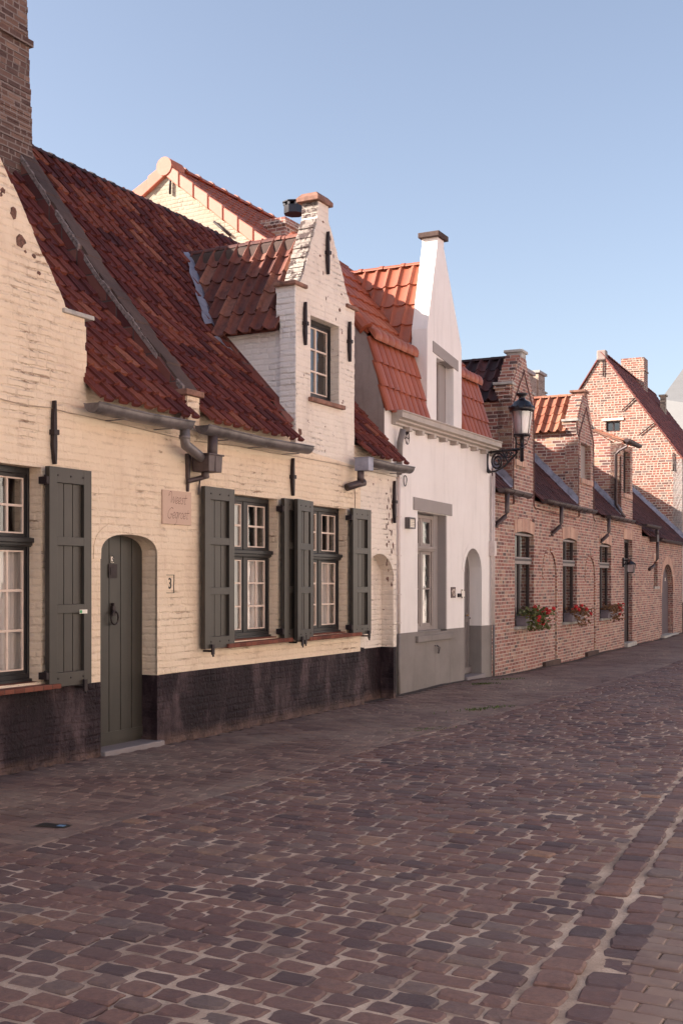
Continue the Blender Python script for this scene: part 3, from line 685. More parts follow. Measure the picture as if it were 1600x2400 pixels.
k = MB(); px_, pz1 = A.Y(259.5, 1303, yd); px2, pz0 = A.Y(265.5, 1319, yd); k.box(px_, px2, yd - .008, yd, pz0, pz1); pl = k.build('number_plate', M['whiteplate'], do)

def text_obj(name, body, fr, x, z, y, size, mat, parent=None, shear=0., ext=.0015, align='CENTER', sx=1., bold=0.):
    cu = bpy.data.curves.new(name, 'FONT'); cu.body = body; cu.size = size; cu.shear = shear; cu.extrude = ext; cu.align_x = align; cu.align_y = 'CENTER'; cu.space_line = .82; cu.offset = bold
    to = bpy.data.objects.new(name + '_src', cu); COL.objects.link(to)
    dg = bpy.context.evaluated_depsgraph_get(); me = bpy.data.meshes.new_from_object(to.evaluated_get(dg)); bpy.data.objects.remove(to)
    me.transform(Matrix.Rotation(R(90), 4, 'X') @ Matrix.Scale(sx, 4, (1, 0, 0))); me.transform(Matrix.Translation((x, y, z))); me.materials.clear(); me.materials.append(mat)
    o = bpy.data.objects.new(name, me); COL.objects.link(o); o.parent = parent; return o
text_obj('numeral', '3', A, (px_ + px2) / 2, (pz0 + pz1) / 2, yd - .011, .095, M['black'], pl)
# step
m = MB(); m.box(doorL + .003, doorR + .06, -.055, .22, -.1, .062); m.build('doorstep', M['stone_step'], h1, bevel=.012)
# window left
wo = window(h1, -7.62, -6.60 + .03, .74, 2.56, .13, 1.93, M['green_d'], M['bar'], curtain=[(-7.6, -6.55, .7, 1.88), (-7.6, -7.25, 1.9, 2.5)])
m = MB(); m.prism([(-7.72, .69), (-6.49, .69), (-6.49, .73), (-7.72, .73)], [], -.13, .0); m.box(-7.61, -6.61, 0.0, .12, .735, .752); m.build('sill', M['sillbrick'], wo, bevel=.006)
room(h1, -8.2, -6.0, .5, 2.95, y0=.285)
sh = shutter(h1, -6.60, .70, 2.57, .53, 1)
sx0, sz1 = A.Y(185.5, 1429, -.09); sx1, sz0 = A.Y(204, 1437.5, -.09)
m = MB(); m.box(sx0, sx1 - .002, -.0985, -.0952, sz0, sz1); so = m.build('sticker', M['whiteplate'], sh); m = MB(); m.box(sx0 + .004, sx0 + .03, -.1005, -.0986, sz0 + .004, sz1 - .004); m.build('sticker_mark', M['greenmark'], so)
anchor(h1, A, 122, 939, 1088)
# roof of house 1
Y0, Z0, Y1, Z1, Y2, Z2, YR, ZR = -.14, 3.22, .12, 3.44, 1.1, 4.55, 2.65, 6.62
def main_roof(par, xa, xb, mat, seed, gaps=()):
    m = MB(); Lx = xb - xa
    segs = [((Y0, Z0), (Y2, Z2)), ((Y2, Z2), (YR, ZR))]
    for i, (p, q) in enumerate(segs):
        L = math.hypot(q[0] - p[0], q[1] - p[1]); tiles(m, (xa, p[0], p[1]), (1, 0, 0), (0, q[0] - p[0], q[1] - p[1]), Lx, L, .19, .235, .031, .006, nose=.033, seed=seed + i, keep=(lambda u, v, L=L, i=i: i == 1 or not any(g0 - .05 < xa + u < g1 + .05 and v < g2 for g0, g1, g2 in gaps)))
    b = m.build('roof', mat, par, clean=False)
    m = MB(); m.face([(xa, .2, 3.46), (xb, .2, 3.46), (xb, Y2, Z2 - .03), (xa, Y2, Z2 - .03)]); m.face([(xa, Y2, Z2 - .03), (xb, Y2, Z2 - .03), (xb, YR, ZR - .03), (xa, YR, ZR - .03)])
    m.face([(xa, YR, ZR - .03), (xb, YR, ZR - .03), (xb, 5.4, 3.2), (xa, 5.4, 3.2)]); m.build('roof_deck', mat, b)
    m = MB(); ridge_caps(m, (xa, YR, ZR + .0), (xb, YR, ZR - .02), .085, .36); m.build('ridge', M['tile_dark'], b, clean=False)
    return b
rf1 = main_roof(h1, XL, XS - .12, M['tile_old'], 11, [(-8.6, -6.02, .55)])
# roof behind the left gable
m = MB()
tiles(m, (-6.0, .28, 3.95), (0, 1, 0), (-1.2, 0, 1.42), 1.5, 1.75, .2, .27, seed=5); tiles(m, (-8.6, 1.78, 3.95), (0, -1, 0), (1.2, 0, 1.42), 1.5, 1.75, .2, .27, seed=6)
m.build('gable_roof', M['tile_old'], h1, clean=False)
m = MB(); m.box(-6.34, -5.95, -.03, .26, 3.925, 3.965); m.build('kneeler_slab', M['bluestone'], h1, bevel=.008)
# parapet between house 1 and 2
m = MB(); px0, px1 = XS - .19, XS + .06; up = .25
pr = [(-.02, 3.50), (Y2, Z2 + up), (YR + .02, ZR + up), (YR + .02, ZR - .1), (Y2, Z2 - .1), (-.02, 3.1)]
m.prism(pr, [], px0, px1, 'yz'); par1 = m.build('parapet', M['coping_brick'], h1)
m = MB()
jit = random.Random(4); npt = 34; P0 = []
for i in range(npt + 1):
    t = i / npt; y = -.02 + (YR + .04) * t; zc = (3.50 + (Z2 + up - 3.50) * min(1, (y + .02) / (Y2 + .02))) if y < Y2 else Z2 + up + (ZR - Z2) * (y - Y2) / (YR - Y2)
    P0.append((y, zc))
for i in range(npt):
    (ya, za), (yb, zb) = P0[i], P0[i + 1]; h0, h1_ = .022 + jit.uniform(0, .026), .03; e0 = jit.uniform(-.02, .02)
    m.hexa([(px0 + .04 + e0, ya, za - .02), (px1 + .02 + e0, ya, za - .02), (px1 + .02 + e0, yb, zb - .02), (px0 + .04 + e0, yb, zb - .02), (px0 + .04 + e0, ya, za + h0), (px1 + .02 + e0, ya, za + h0), (px1 + .02 + e0, yb, zb + h0), (px0 + .04 + e0, yb, zb + h0)])
m.build('coping', M['moss_cement'], par1)
m = MB()
for i in range(npt):
    (ya, za), (yb, zb) = P0[i], P0[i + 1]; q = jit.uniform(.0, .02); m.hexa([(px0 - .05 - q, ya, za - up - .06), (px0, ya, za - up - .06), (px0, yb, zb - up - .06), (px0 - .05 - q, yb, zb - up - .06), (px0 - .02, ya, za - up + .02), (px0, ya, za - up + .02), (px0, yb, zb - up + .02), (px0 - .02, yb, zb - up + .02)])
m.build('mortar_fillet', M['stucco'], par1)
m = MB()
for i in range(npt):
    (ya, za), (yb, zb) = P0[i], P0[i + 1]; q = jit.uniform(-.012, .016); m.hexa([(px0 - .015, ya, za - .03), (px0 + .018 + q, ya, za - .02), (px0 + .018 + q, yb, zb - .02), (px0 - .012, yb, zb - .03), (px0 - .004, ya, za + .03 + q), (px0 + .016 + q, ya, za + .035 + q), (px0 + .016 + q, yb, zb + .035), (px0 - .004, yb, zb + .03)]) if jit.random() > .2 else None
tag(m.build('mortar_edge', M['oldmortar'], par1), kind='stuff')
kx0, kz1 = A.Y(430, 927); kx1, _ = A.Y(462, 927)
m = MB(); m.box(kx0 - .0, kx1 - .02, -.05, .35, 3.12, kz1); m.prism([(-.05, 3.12), (0.0, 3.0), (0, 3.12)], [], kx0, kx1 - .02, 'yz'); m.build('kneeler_block', M['cream'], h1, bevel=.01)
m = MB(); m.box(kx0 - .06, kx1 + .01, -.09, .3, kz1, kz1 + .06); m.build('kneeler_cap', M['capstone'], h1, bevel=.01)
# chimney on the ridge
m = MB(); cx0, cx1 = XS - 1.3, XS + .07
prof = [(2.02, 5.6), (2.09, 6.2), (2.20, 6.7), (2.27, 7.2), (2.27, 7.46)]; prof2 = [(2.29, 7.54), (2.31, 9.2)]
yb_ = 3.1
m = MB()
rg = random.Random(8)
def chim_y(z):
    P_ = [(5.6, 2.02), (6.21, 2.09), (6.7, 2.19), (7.2, 2.27), (7.46, 2.28), (9.2, 2.33)]
    for (za, ya), (zb, yb) in zip(P_, P_[1:]):
        if z <= zb: return ya + (yb - ya) * (z - za) / (zb - za)
    return P_[-1][1]
xr = XS + .02
z = 5.6; 
while z < 9.2:                                                            # course by course, so the edge is toothed
    q = rg.uniform(-.008, .008); zz = z + .064
    # right (street-seen) edge is x = xr - taper
    t = (z - 5.6) / 3.6; xe = xr - .10 * t + q
    m.box(XS - 1.35 + .15 * t, xe, 2.12 + .1 * t + rg.uniform(-.004, .004), 3.2 - .1 * t, z, zz - .006); z = zz
m.box(XS - 1.3, xr - .12, 2.18, 3.1, 5.6, 9.2)
m.box(XS - 1.35, xr - .02, 2.13, 3.2, 7.46, 7.53)
ch = m.build('chimney', M['chimbrick'], h1)
m = MB(); m.box(XS - .75, XS - .42, 2.19, 2.24, 8.0, 8.5); m.build('flue_opening', M['black'], ch)
# gutter, downpipe
m = MB(); m.gutter(A.Y(232, 950, -.27)[0], A.Y(456, 988, -.27)[0], -.19, 3.15, .085, sag=.012); gt = m.build('gutter', M['zinc'], h1)
m = MB(); m.tube([(-4.82, -.19, 3.1), (-4.82, -.19, 2.98), (-4.80, -.18, 2.93), (-4.52, -.16, 2.84), (-4.36, -.15, 2.79)], .05, 12); m.tube([(-4.825, -.19, 3.02), (-4.825, -.19, 2.98)], .055, 12); m.build('downpipe', M['zinc'], gt)

h0 = empty('house', A, -26, 0, 0, 'added cream house left of the brick chimney, outside the picture, keeping sun off the road', 'house')  # unseen extension of the row, added to block sun from the road
m = MB(); m.prism([(0, -.3), (15.8, -.3), (15.8, 3.2), (0, 3.2)], [rect(1 + 3 * k, 2 + 3 * k, .8, 2.5) for k in range(5)], 0, .3); m.box(0, .3, .3, 5.3, -.3, 3.2); m.box(0, 15.8, 5, 5.3, -.3, 3.2); m.build('wall', M['cream'], h0)
for k in range(5):
    m = MB(); m.box(1 + 3 * k, 2 + 3 * k, .14, .2, .8, 2.5); m.build('window', M['green_d'], h0)
m = MB(); m.prism([(-.2, 3.15), (2.65, 6.62), (5.5, 3.15), (5.3, 3.05), (2.65, 6.4), (0, 3.05)], [], 0, 15.8, 'yz'); m.build('roof', M['tile_old'], h0)

# ================================================================== HOUSE 2 : cream house with brick dormer
h2 = empty('house', A, 0, 0, 0, 'cream painted brick house with white stepped dormer, dark green shutters and black base', 'house')
XE = .335
W2 = (-3.80, -2.80, .96, 2.53); W3 = (-2.13, -1.14, .95, 2.51)
niche_a = arch(-.655, .215, .70, 1.60, 1.965, 14)[2:][::-1]
out = [(XS, .695), (-.76, .695), (-.755, .745), (-.655, .735)] + niche_a + [(.215, .70), (XE - .03, .70)] + ragged((XE - .02, .72), (XE - .03, 3.10), seed=9, amp=.012) + [(XE - .02, 3.12), (-.93, 3.12)]
out += ragged((-.93, 3.15), (-.92, 5.06), seed=12, amp=.007) + [(-.90, 5.08), (-1.05, 5.13)] + ragged((-1.06, 5.14), (-1.60, 6.02), seed=13, amp=.012) + [(-1.61, 6.19), (-1.86, 6.19)] + ragged((-1.87, 5.98), (-2.25, 5.15), seed=14, amp=.012) + [(-2.27, 5.13), (-2.40, 5.06)] + ragged((-2.38, 5.04), (-2.38, 3.15), seed=15, amp=.006) + [(-2.38, 3.12), (XS, 3.12)]
dw = (-2.045, -1.335, 3.79, 4.775)
m = MB(); m.prism([p for p in out], [rect(*W2), rect(*W3), rect(*dw)], 0, .22)
# split: upper gable is a paler paint -> second material on faces whose centre is above the eaves
o = m.build('wall', [M['cream'], M['cream2']], h2)
bpy_me = o.data
# cut at the eaves so the pale dormer paint starts there
bm = bmesh.new(); bm.from_mesh(bpy_me); bmesh.ops.bisect_plane(bm, geom=bm.verts[:] + bm.edges[:] + bm.faces[:], plane_co=(0, 0, 3.02), plane_no=(.06, 0, 1)); bmesh.ops.bisect_plane(bm, geom=bm.verts[:] + bm.edges[:] + bm.faces[:], plane_co=(-.757, 0, 0), plane_no=(1, 0, 0))
for f in bm.faces:
    c = f.calc_center_median(); f.material_index = 1 if (c.z + .06 * c.x > 3.02 or c.x > -.757) else 0
bm.to_mesh(bpy_me); bm.free()
m = MB(); m.box(-.70, .26, .18, .215, .70, 2.02); m.build('niche_back', M['cream2'], h2)
m = MB(); ob = arch(-.655 - .09, .215 + .08, .70, 1.60, 2.06, 14)[2:]; ib = arch(-.655, .215, .70, 1.60, 1.965, 14)[2:]; m.prism(ob + ib[::-1], [], -.012, .01); m.build('niche_band', M['cream2'], h2)
# closed body
m = MB(); m.box(XS, XE - .05, 5.0, 5.3, -.3, 3.3); m.box(XS, XE - .05, .22, 5.0, 3.02, 3.07); m.box(XS + .02, -2.4, .06, .3, 3.1, 3.36); m.box(-.9, XE - .06, .06, .3, 3.1, 3.36); m.build('back_wall', M['cream'], h2)  # the two eaves boxes are added to stop light leaking in
# plinth
m = MB(); m.prism([(XS, -.3), (-.757, -.3), (-.757, .745), (-.76, .695), (XS, .695)], [], -.004, .22); m.prism([(-.757, -.3), (-.66, -.3), (-.66, .735), (-.757, .745)], [], -.004, .22); m.prism([(.215, -.3), (XE - .04, -.3), (XE - .04, .70), (.215, .70)], [], -.004, .22)
m.prism([(-.66, -.3), (.215, -.3), (.215, .70), (-.66, .735)], [], .196, .22)
m.build('plinth', M['plinth'], h2)
w2 = window(h2, W2[0] - .0, W2[1] + .02, W2[2], W2[3], .11, 1.905, M['green_d'], M['bar'], curtain=[(-3.8, -2.75, .9, 1.86), (-3.8, -3.25, 1.93, 2.5)])
m = MB(); m.prism([(-3.95, .90), (-2.64, .91), (-2.64, .955), (-3.95, .945)], [], -.12, .0); m.box(-3.79, -2.81, 0, .10, .958, .975); m.build('sill', M['sillbrick'], w2, bevel=.008)
w3 = window(h2, W3[0] - .0, W3[1] + .02, W3[2], W3[3], .11, 1.90, M['green_d'], M['bar'], curtain=[(-2.1, -1.1, .9, 1.86), (-2.1, -1.7, 1.93, 2.5)])
m = MB(); m.prism([(-2.26, .90), (-.93, .905), (-.93, .95), (-2.26, .945)], [], -.12, .0); m.box(-2.12, -1.15, 0, .10, .95, .966); m.build('sill', M['sillbrick'], w3, bevel=.008)
room(h2, -4.2, -.8, .5, 2.95, y0=.205)
shutter(h2, -3.81, .91, 2.565, .535, -1); shutter(h2, -2.795, .93, 2.54, .52, 1, ang=1.5); shutter(h2, -2.14, .92, 2.54, .50, -1, ang=9); shutter(h2, -1.135, .92, 2.52, .50, 1)
anchor(h2, A, 681.5, 1074, 1162); anchor(h2, A, 920, 1127, 1226)
anchor(h2, A, 764, 543, 643); anchor(h2, A, 711, 708, 809); anchor(h2, A, 815, 754, 848)
rf2 = main_roof(h2, XS + .05, XE - .03, M['tile_old'], 21, [(-2.38, -.95, .6)])
# dormer of house 2
dm = MB(); dm.box(-2.345, -2.14, .22, 1.9, 3.1, 4.56); dm.box(-1.15, -.965, .22, 1.9, 3.1, 4.56); dmo = dm.build('dormer_cheek', M['white_brick'], h2)
dm = MB(); dm.box(-2.395, -2.36, .0, .215, 3.12, 5.04)                       # kneeler pier return, toothed corbel below
dm = MB()
rg = random.Random(5); z = 3.15
while z < 5.04:
    q = rg.uniform(-.006, .006) + (.0 if z > 4.72 else (-.0)); e = .0 if z > 4.62 else .018
    dm.box(-2.40 + q * .8 + e * .5, -2.31, .004, .218 + (.045 if z > 4.64 else .0) + q * 1.5, z, z + .0675); z += .068
dm.build('dormer_pier', M['white_brick'], h2, bevel=.003)
m = MB(); rg = random.Random(77); n = 13
for i in range(n):
    t = i / n; xa = -2.27 + .385 * t; za = 5.12 + .86 * t; xb = -2.27 + .385 * (t + 1 / n); zb = 5.12 + .86 * (t + 1 / n); e = rg.uniform(.006, .026)
    m.hexa([(xa - e, .003 + rg.uniform(0, .02), za), (xa + .05, .003, za), (xa + .05, .224, za), (xa - e, .224, za), (xb - e, .003 + rg.uniform(0, .02), zb - .004), (xb + .05, .003, zb - .004), (xb + .05, .224, zb - .004), (xb - e, .224, zb - .004)])
for k in range(3): e = rg.uniform(.006, .02); m.box(-1.862 - e, -1.82, .003, .224, 5.985 + k * .068, 6.05 + k * .068)
m.build('gable_coping', M['weathered'], h2, bevel=.006)
m = MB(); m.box(-2.46, -2.16, -.035, .27, 5.055, 5.10); m.build('kneeler_slab', M['capstone'], h2, bevel=.008)
m = MB(); m.box(-1.16, -.86, -.035, .27, 5.055, 5.10); m.build('kneeler_slab', M['capstone'], h2, bevel=.008)
m = MB(); m.box(-1.93, -1.55, -.04, .27, 6.19, 6.24); m.hexa([(-1.93, -.04, 6.24), (-1.55, -.04, 6.24), (-1.55, .27, 6.24), (-1.93, .27, 6.24), (-1.88, .01, 6.30), (-1.60, .01, 6.30), (-1.60, .22, 6.30), (-1.88, .22, 6.30)]); m.build('gable_cap', M['capstone'], h2, bevel=.008)
m = MB()
tiles(m, (-2.47, 1.98, 4.56), (0, -1, 0), (.81, 0, 1.30), 1.76, 1.53, .183, .305, .046, .004, seed=31, nose=.022)
tiles(m, (-.86, .24, 4.56), (0, 1, 0), (-.81, 0, 1.30), 1.7, 1.53, .183, .305, .046, .004, seed=32, nose=.022)
dr = m.build('dormer_roof', M['tile_dormer'], h2, clean=False)
m = MB(); m.face([(-2.45, .22, 4.53), (-2.45, 2.0, 4.53), (-1.66, 2.0, 5.83), (-1.66, .22, 5.83)]); m.face([(-.86, .22, 4.53), (-.86, 2.0, 4.53), (-1.66, 2.0, 5.83), (-1.66, .22, 5.83)]); m.build('dormer_roof_deck', M['tile_dormer'], dr)
m = MB(); ridge_caps(m, (-1.66, 2.05, 5.86), (-1.66, .2, 5.87), .085, .42); m.build('dormer_ridge', M['tile_dormer'], dr, clean=False)
m = MB()                                                                      # mortar line under the ridge caps
for i in range(12):
    y = .22 + i * .15; m.hexa([(-1.80, y, 5.66), (-1.70, y, 5.66), (-1.70, y + .15, 5.66), (-1.80, y + .15, 5.66), (-1.765, y, 5.80), (-1.70, y, 5.86), (-1.70, y + .15, 5.86), (-1.765, y + .15, 5.80)])
m.build('ridge_mortar', M['moss_cement'], dr)
# lead valley beside the dormer roof
def roof_pt(y):
    return Z0 + (Z2 - Z0) * (y - Y0) / (Y2 - Y0) if y < Y2 else Z2 + (ZR - Z2) * (y - Y2) / (YR - Y2)
m = MB(); n = 10; pr = None; rg = random.Random(3)
for i in range(n + 1):
    t = i / n; y = 1.12 + .88 * t; x = -2.47 + .80 * t * 1.0; z = roof_pt(y) + .105; w = .135 + .02 * math.sin(i * 2.1) + rg.uniform(-.01, .01)
    cur = ((x - w - .02, y, z - .01), (x - .01, y, z + .03), (x + .05, y, z + .0))
    if pr:
        for k in (0, 1): m.face([pr[k], pr[k + 1], cur[k + 1], cur[k]], smooth=True)
    pr = cur
m.build('lead_valley', M['lead'], dr, clean=False); m = MB()
m.face([(-2.62, 1.00, roof_pt(1.0) + .07), (-2.46, 1.03, roof_pt(1.03) + .08), (-2.36, .90, roof_pt(.9) + .08), (-2.44, .84, roof_pt(.84) + .07)])
m.build('lead_flap', M['lead'], dr, clean=False)
m = MB(); pr = None                                                            # cement and brick skirting along the foot of the cheek
for i in range(15):
    t = i / 14; y = .02 + 1.1 * t; z = roof_pt(y); w = .14 + .02 * math.sin(i * 1.7)
    cur = ((-2.345 - w, y, z + .045), (-2.36, y, z + .10), (-2.345, y, z + .13))
    if pr:
        for k in (0, 1): m.face([pr[k], pr[k + 1], cur[k + 1], cur[k]], smooth=True)
    pr = cur
m.build('cheek_skirting', M['coping_brick'], dmo, clean=False)
wd = window(h2, dw[0], dw[1] + .02, dw[2], dw[3], .12, None, M['green_d'], M['bar'], lo=(2, 3), double=False, curtain=[(-2.0, -1.7, 3.8, 4.7)], fw=.05)
# (frame is wide on the hinge side)
m = MB(); m.box(dw[0] - .06, dw[1] + .07, -.06, .0, dw[2] - .05, dw[2] - .0); m.box(dw[0] + .01, dw[1] - .01, 0, .11, dw[2] + .003, dw[2] + .016); m.build('sill', M['capstone'], wd, bevel=.006)
room(h2, -2.12, -1.17, 3.6, 4.95, y0=.205, y1=1.7)
# gutters and hopper
m = MB(); m.gutter(A.Y(489, 1000, -.27)[0], A.Y(735, 1043, -.27)[0], -.19, 3.15, .085, sag=.02); g2 = m.build('gutter', M['zinc'], h2)
m = MB(); m.tube([(-4.33, -.18, 3.12), (-4.33, -.17, 2.78)], .052, 12); m.build('downpipe', M['zinc_brown'], g2)
m = MB(); hx0, hz1 = A.Y(490, 1064, -.26); hx1, hz0 = A.Y(522, 1108, -.26)
m.hexa([(hx0 + .006, -.255, hz0), (hx1 - .006, -.255, hz0), (hx1 - .006, -.055, hz0), (hx0 + .006, -.055, hz0), (hx0, -.26, hz1), (hx1, -.26, hz1), (hx1, -.05, hz1), (hx0, -.05, hz1)])
m.box(hx0 - .014, hx1 + .014, -.274, -.04, hz1 - .004, hz1 + .012); m.box((hx0 + hx1) / 2 - .01, (hx0 + hx1) / 2 + .01, -.265, -.24, hz0, hz1 - .01)
m.tube([((hx0 + hx1) / 2, -.13, hz0 + .01), ((hx0 + hx1) / 2, -.13, hz0 - .06)], .04, 10); m.tube([((hx0 + hx1) / 2 + .03, -.15, hz0 - .03), ((hx0 + hx1) / 2 - .04, -.10, hz0 - .06), (hx0 - .05, -.03, hz0 - .10)], .026, 8)
m.hexa([(hx0 - .03, -.03, hz0 - .2), (hx0 - .01, -.03, hz0 - .2), (hx0 - .01, -.0, hz0 - .2), (hx0 - .03, -.0, hz0 - .2), (hx0 - .05, -.05, hz0 + .18), (hx0 - .0, -.05, hz0 + .18), (hx0 - .0, 0, hz0 + .18), (hx0 - .05, 0, hz0 + .18)])
m.tube([(hx1 - .06, -.03, hz0 - .02), (hx1 - .10, -.03, hz0 - .22)], .010, 6)
m.build('hopper', M['zinc_brown'], g2, bevel=.005)
m = MB(); m.gutter(A.Y(872, 1075, -.27)[0], A.Y(971, 1098, -.27)[0], -.19, 3.15, .085, sag=.01); g3 = m.build('gutter', M['zinc'], h2)
m = MB(); bx0, bz1 = A.Y(862, 1072, -.28); bx1, bz0 = A.Y(874, 1104, -.28)
m.box(bx0, bx1, -.285, -.09, bz0, bz1); m.box(bx0 - .01, bx1 + .01, -.295, -.08, bz1 - .003, bz1 + .01); m.build('gutter_box', M['lead'], g3, bevel=.004)
m = MB(); xm = (bx0 + bx1) / 2 - .02; m.tube([(xm, -.15, bz0 + .02), (xm, -.15, bz0 - .16)], .045, 10); m.tube([(xm + .06, -.17, bz0 - .14), (xm - .05, -.12, bz0 - .17), (xm - .19, -.05, bz0 - .22)], .048, 10); m.build('downpipe', M['zinc_brown'], g3)
# thin cables along both cream houses
def cable(par, fr, pts, y, r, mat, name='cable'):
    m = MB(); m.tube([(fr.Y(a, b, y)[0], y, fr.Y(a, b, y)[1]) for a, b in pts], r, 5); return m.build(name, M[mat], par)
cable(h1, A, [(-60, 922), (0, 934), (60, 950), (117, 955), (160, 967), (205, 976), (300, 998), (400, 1022), (448, 1032)], -.012, .0045, 'wirew')
cable(h2, A, [(456, 1034), (490, 1038), (560, 1046), (640, 1062), (700, 1071), (760, 1082), (830, 1096), (880, 1107), (934, 1120)], -.012, .0045, 'wirew')
cable(h2, A, [(830, 1140), (832, 1160), (831, 1200)], -.01, .004, 'ink')
m = MB(); c0 = A.Y(949, 1127, -.03); m.tube([(c0[0] + .05 * math.cos(t * .5), -.03 + .004 * math.sin(t), c0[1] + .07 * math.sin(t * .5)) for t in range(28)], .008, 6)

def peel(par, spots, mat, y=0.0):
    rg = random.Random(31); m = MB()
    for (px_, py_, w, h) in spots:
        x, z = A.Y(px_, py_, y); n = 11
        m.prism([(x + math.cos(2 * math.pi * k / n) * w * rg.uniform(.55, 1.1), z + math.sin(2 * math.pi * k / n) * h * rg.uniform(.5, 1.1)) for k in range(n)], [], y - .003, y + .002)
    return tag(m.build('peeled_paint', M[mat], par, clean=False), kind='stuff')
rg = random.Random(9)
peel(h2, [(914 + rg.uniform(-9, 12), 1150 + 230 * (k / 34) + rg.uniform(-5, 5), rg.uniform(.010, .030), rg.uniform(.012, .05)) for k in range(34)], 'peelbrick')
peel(h2, [(796, 727, .035, .03), (787, 748, .012, .02), (750, 600, .03, .012), (757, 640, .012, .03), (774, 560, .02, .04), (781, 600, .014, .03), (757, 520, .03, .015), (764, 700, .012, .03), (703, 1012, .05, .05), (762, 1000, .01, .012), (800, 690, .02, .014)], 'peelbrick')
peel(h1, [(8, 447, .035, .03), (3, 456, .02, .02), (33, 500, .05, .05), (47, 565, .07, .06), (60, 590, .02, .015), (80, 600, .03, .02), (92, 640, .03, .02)], 'peelbrick')

# wall plaque, house number
px0, pz1 = A.Y(378, 1147); px1, pz0 = A.Y(445, 1232)
m = MB(); m.box(px0, px1, -.02, .0, pz0, pz1)
pq = top(m, 'plaque', M['plaque'], A, ((px0 + px1) / 2, 0, pz0), 'pinkish square stone plaque with cursive lettering, on the cream wall right of the green door', 'plaque', bevel=.004)
xc, zc = 0, (pz1 - pz0) / 2
# lettering drawn as flat pen strokes
GL = {'W': [[(0, 8), (-1.5, 6.6), (-.8, 9.2), (1.2, 9.2), (2, 6.5), (2.2, 2), (4.4, 6.2), (4.8, 1.6), (7.2, 6.8)]],
 'e': [[(.3, 3), (2.6, 3.8), (2.6, 5.4), (1.4, 5.8), (.4, 3.8), (.5, 2.1), (1.6, 1.5), (3, 2.6)]],
 's': [[(2.6, 5.6), (1.2, 5.6), (1.2, 4.4), (2.3, 3.2), (1.9, 1.7), (.2, 1.8)]],
 't': [[(1.8, 8), (1.2, 3), (1.5, 1.5), (2.6, 2)], [(0, 5.7), (3.6, 5.9)]],
 'G': [[(5.5, 8.2), (3.5, 9), (1, 7), (.2, 4), (1.4, 1.6), (3.6, 1.6), (4.6, 4.2)], [(3, 4.3), (5.6, 4.4)]],
 'g': [[(3, 5.3), (1.4, 5.8), (.4, 4), (.8, 2), (2.2, 2), (3.1, 5.5), (2.6, 0), (1.6, -3), (.1, -2.4)]],
 'r': [[(.4, 5.6), (.8, 5.6), (.5, 1.6)], [(.6, 3.6), (1.8, 5.6), (2.7, 5.3)]],
 'o': [[(1.8, 5.7), (.6, 4.6), (.5, 2.4), (1.6, 1.5), (2.8, 3), (2.7, 5), (1.6, 5.8)]]}
def strokes(mb, word, x, z, s, y, w):
    for chx in word:
        for st in GL[chx]:
            P_ = [Vector((x + (a + b * .22) * s, z + b * s)) for a, b in st]; Q = [P_[0]]
            for i in range(len(P_) - 1):                                           # smooth the pen line
                p0 = P_[max(i - 1, 0)]; p1 = P_[i]; p2 = P_[i + 1]; p3 = P_[min(i + 2, len(P_) - 1)]
                for k in range(1, 5):
                    t = k / 4; Q.append(.5 * ((2 * p1) + (p2 - p0) * t + (2 * p0 - 5 * p1 + 4 * p2 - p3) * t * t + (3 * p1 - p0 - 3 * p2 + p3) * t ** 3))
            for a, b in zip(Q, Q[1:]):
                d = (b - a); n_ = Vector((.5, .85)) * w; mb.face([(a.x - n_.x, y, a.y - n_.y), (b.x - n_.x, y, b.y - n_.y), (b.x + n_.x, y, b.y + n_.y), (a.x + n_.x, y, a.y + n_.y)])
                n_ = Vector((-d.y, d.x)).normalized() * w * .5; mb.face([(a.x - n_.x, y - .0004, a.y - n_.y), (b.x - n_.x, y - .0004, b.y - n_.y), (b.x + n_.x, y - .0004, b.y + n_.y), (a.x + n_.x, y - .0004, a.y + n_.y)])
        x += {'W': 7.0, 'G': 5.6, 'e': 3.2, 's': 3.0, 't': 3.4, 'g': 3.6, 'r': 2.9, 'o': 3.2}[chx] * s
pw = px1 - px0
m = MB(); s_ = pw / 38.; strokes(m, 'Weest', -pw * .30, zc + pw * .04, s_ * 1.15, -.0215, .0030); m.build('lettering', M['ink'], pq, clean=False); m = MB(); strokes(m, 'Gegroet', -pw * .36, zc - pw * .27, s_ * 1.12, -.0215, .0030)
m.build('lettering', M['ink'], pq, clean=False)
nx0, nz1 = A.Y(387.5, 1347); nx1, nz0 = A.Y(408, 1390)
m = MB(); w_ = .005
m.prism([(nx0, nz0), (nx1, nz0), (nx1 - .008, (nz0 + nz1) / 2 - .02), (nx1, (nz0 + nz1) / 2 + .03), (nx1, nz1), (nx0, nz1), (nx0 + .008, (nz0 + nz1) / 2 + .02), (nx0, (nz0 + nz1) / 2 - .03)],
        [[(nx0 + w_, nz0 + w_), (nx1 - w_, nz0 + w_), (nx1 - w_ - .008, (nz0 + nz1) / 2 - .02), (nx1 - w_, (nz0 + nz1) / 2 + .03), (nx1 - w_, nz1 - w_), (nx0 + w_, nz1 - w_), (nx0 + w_ + .008, (nz0 + nz1) / 2 + .02), (nx0 + w_, (nz0 + nz1) / 2 - .03)]], -.006, -.0)
hn = top(m, 'house_number', M['black'], A, ((nx0 + nx1) / 2, 0, nz0), 'black numeral 3 in a thin frame on the cream wall beside the green door', 'house number')
text_obj('numeral', '3', A, 0, (nz1 - nz0) / 2, -.005, .15, M['black'], hn, sx=.75, bold=.001)

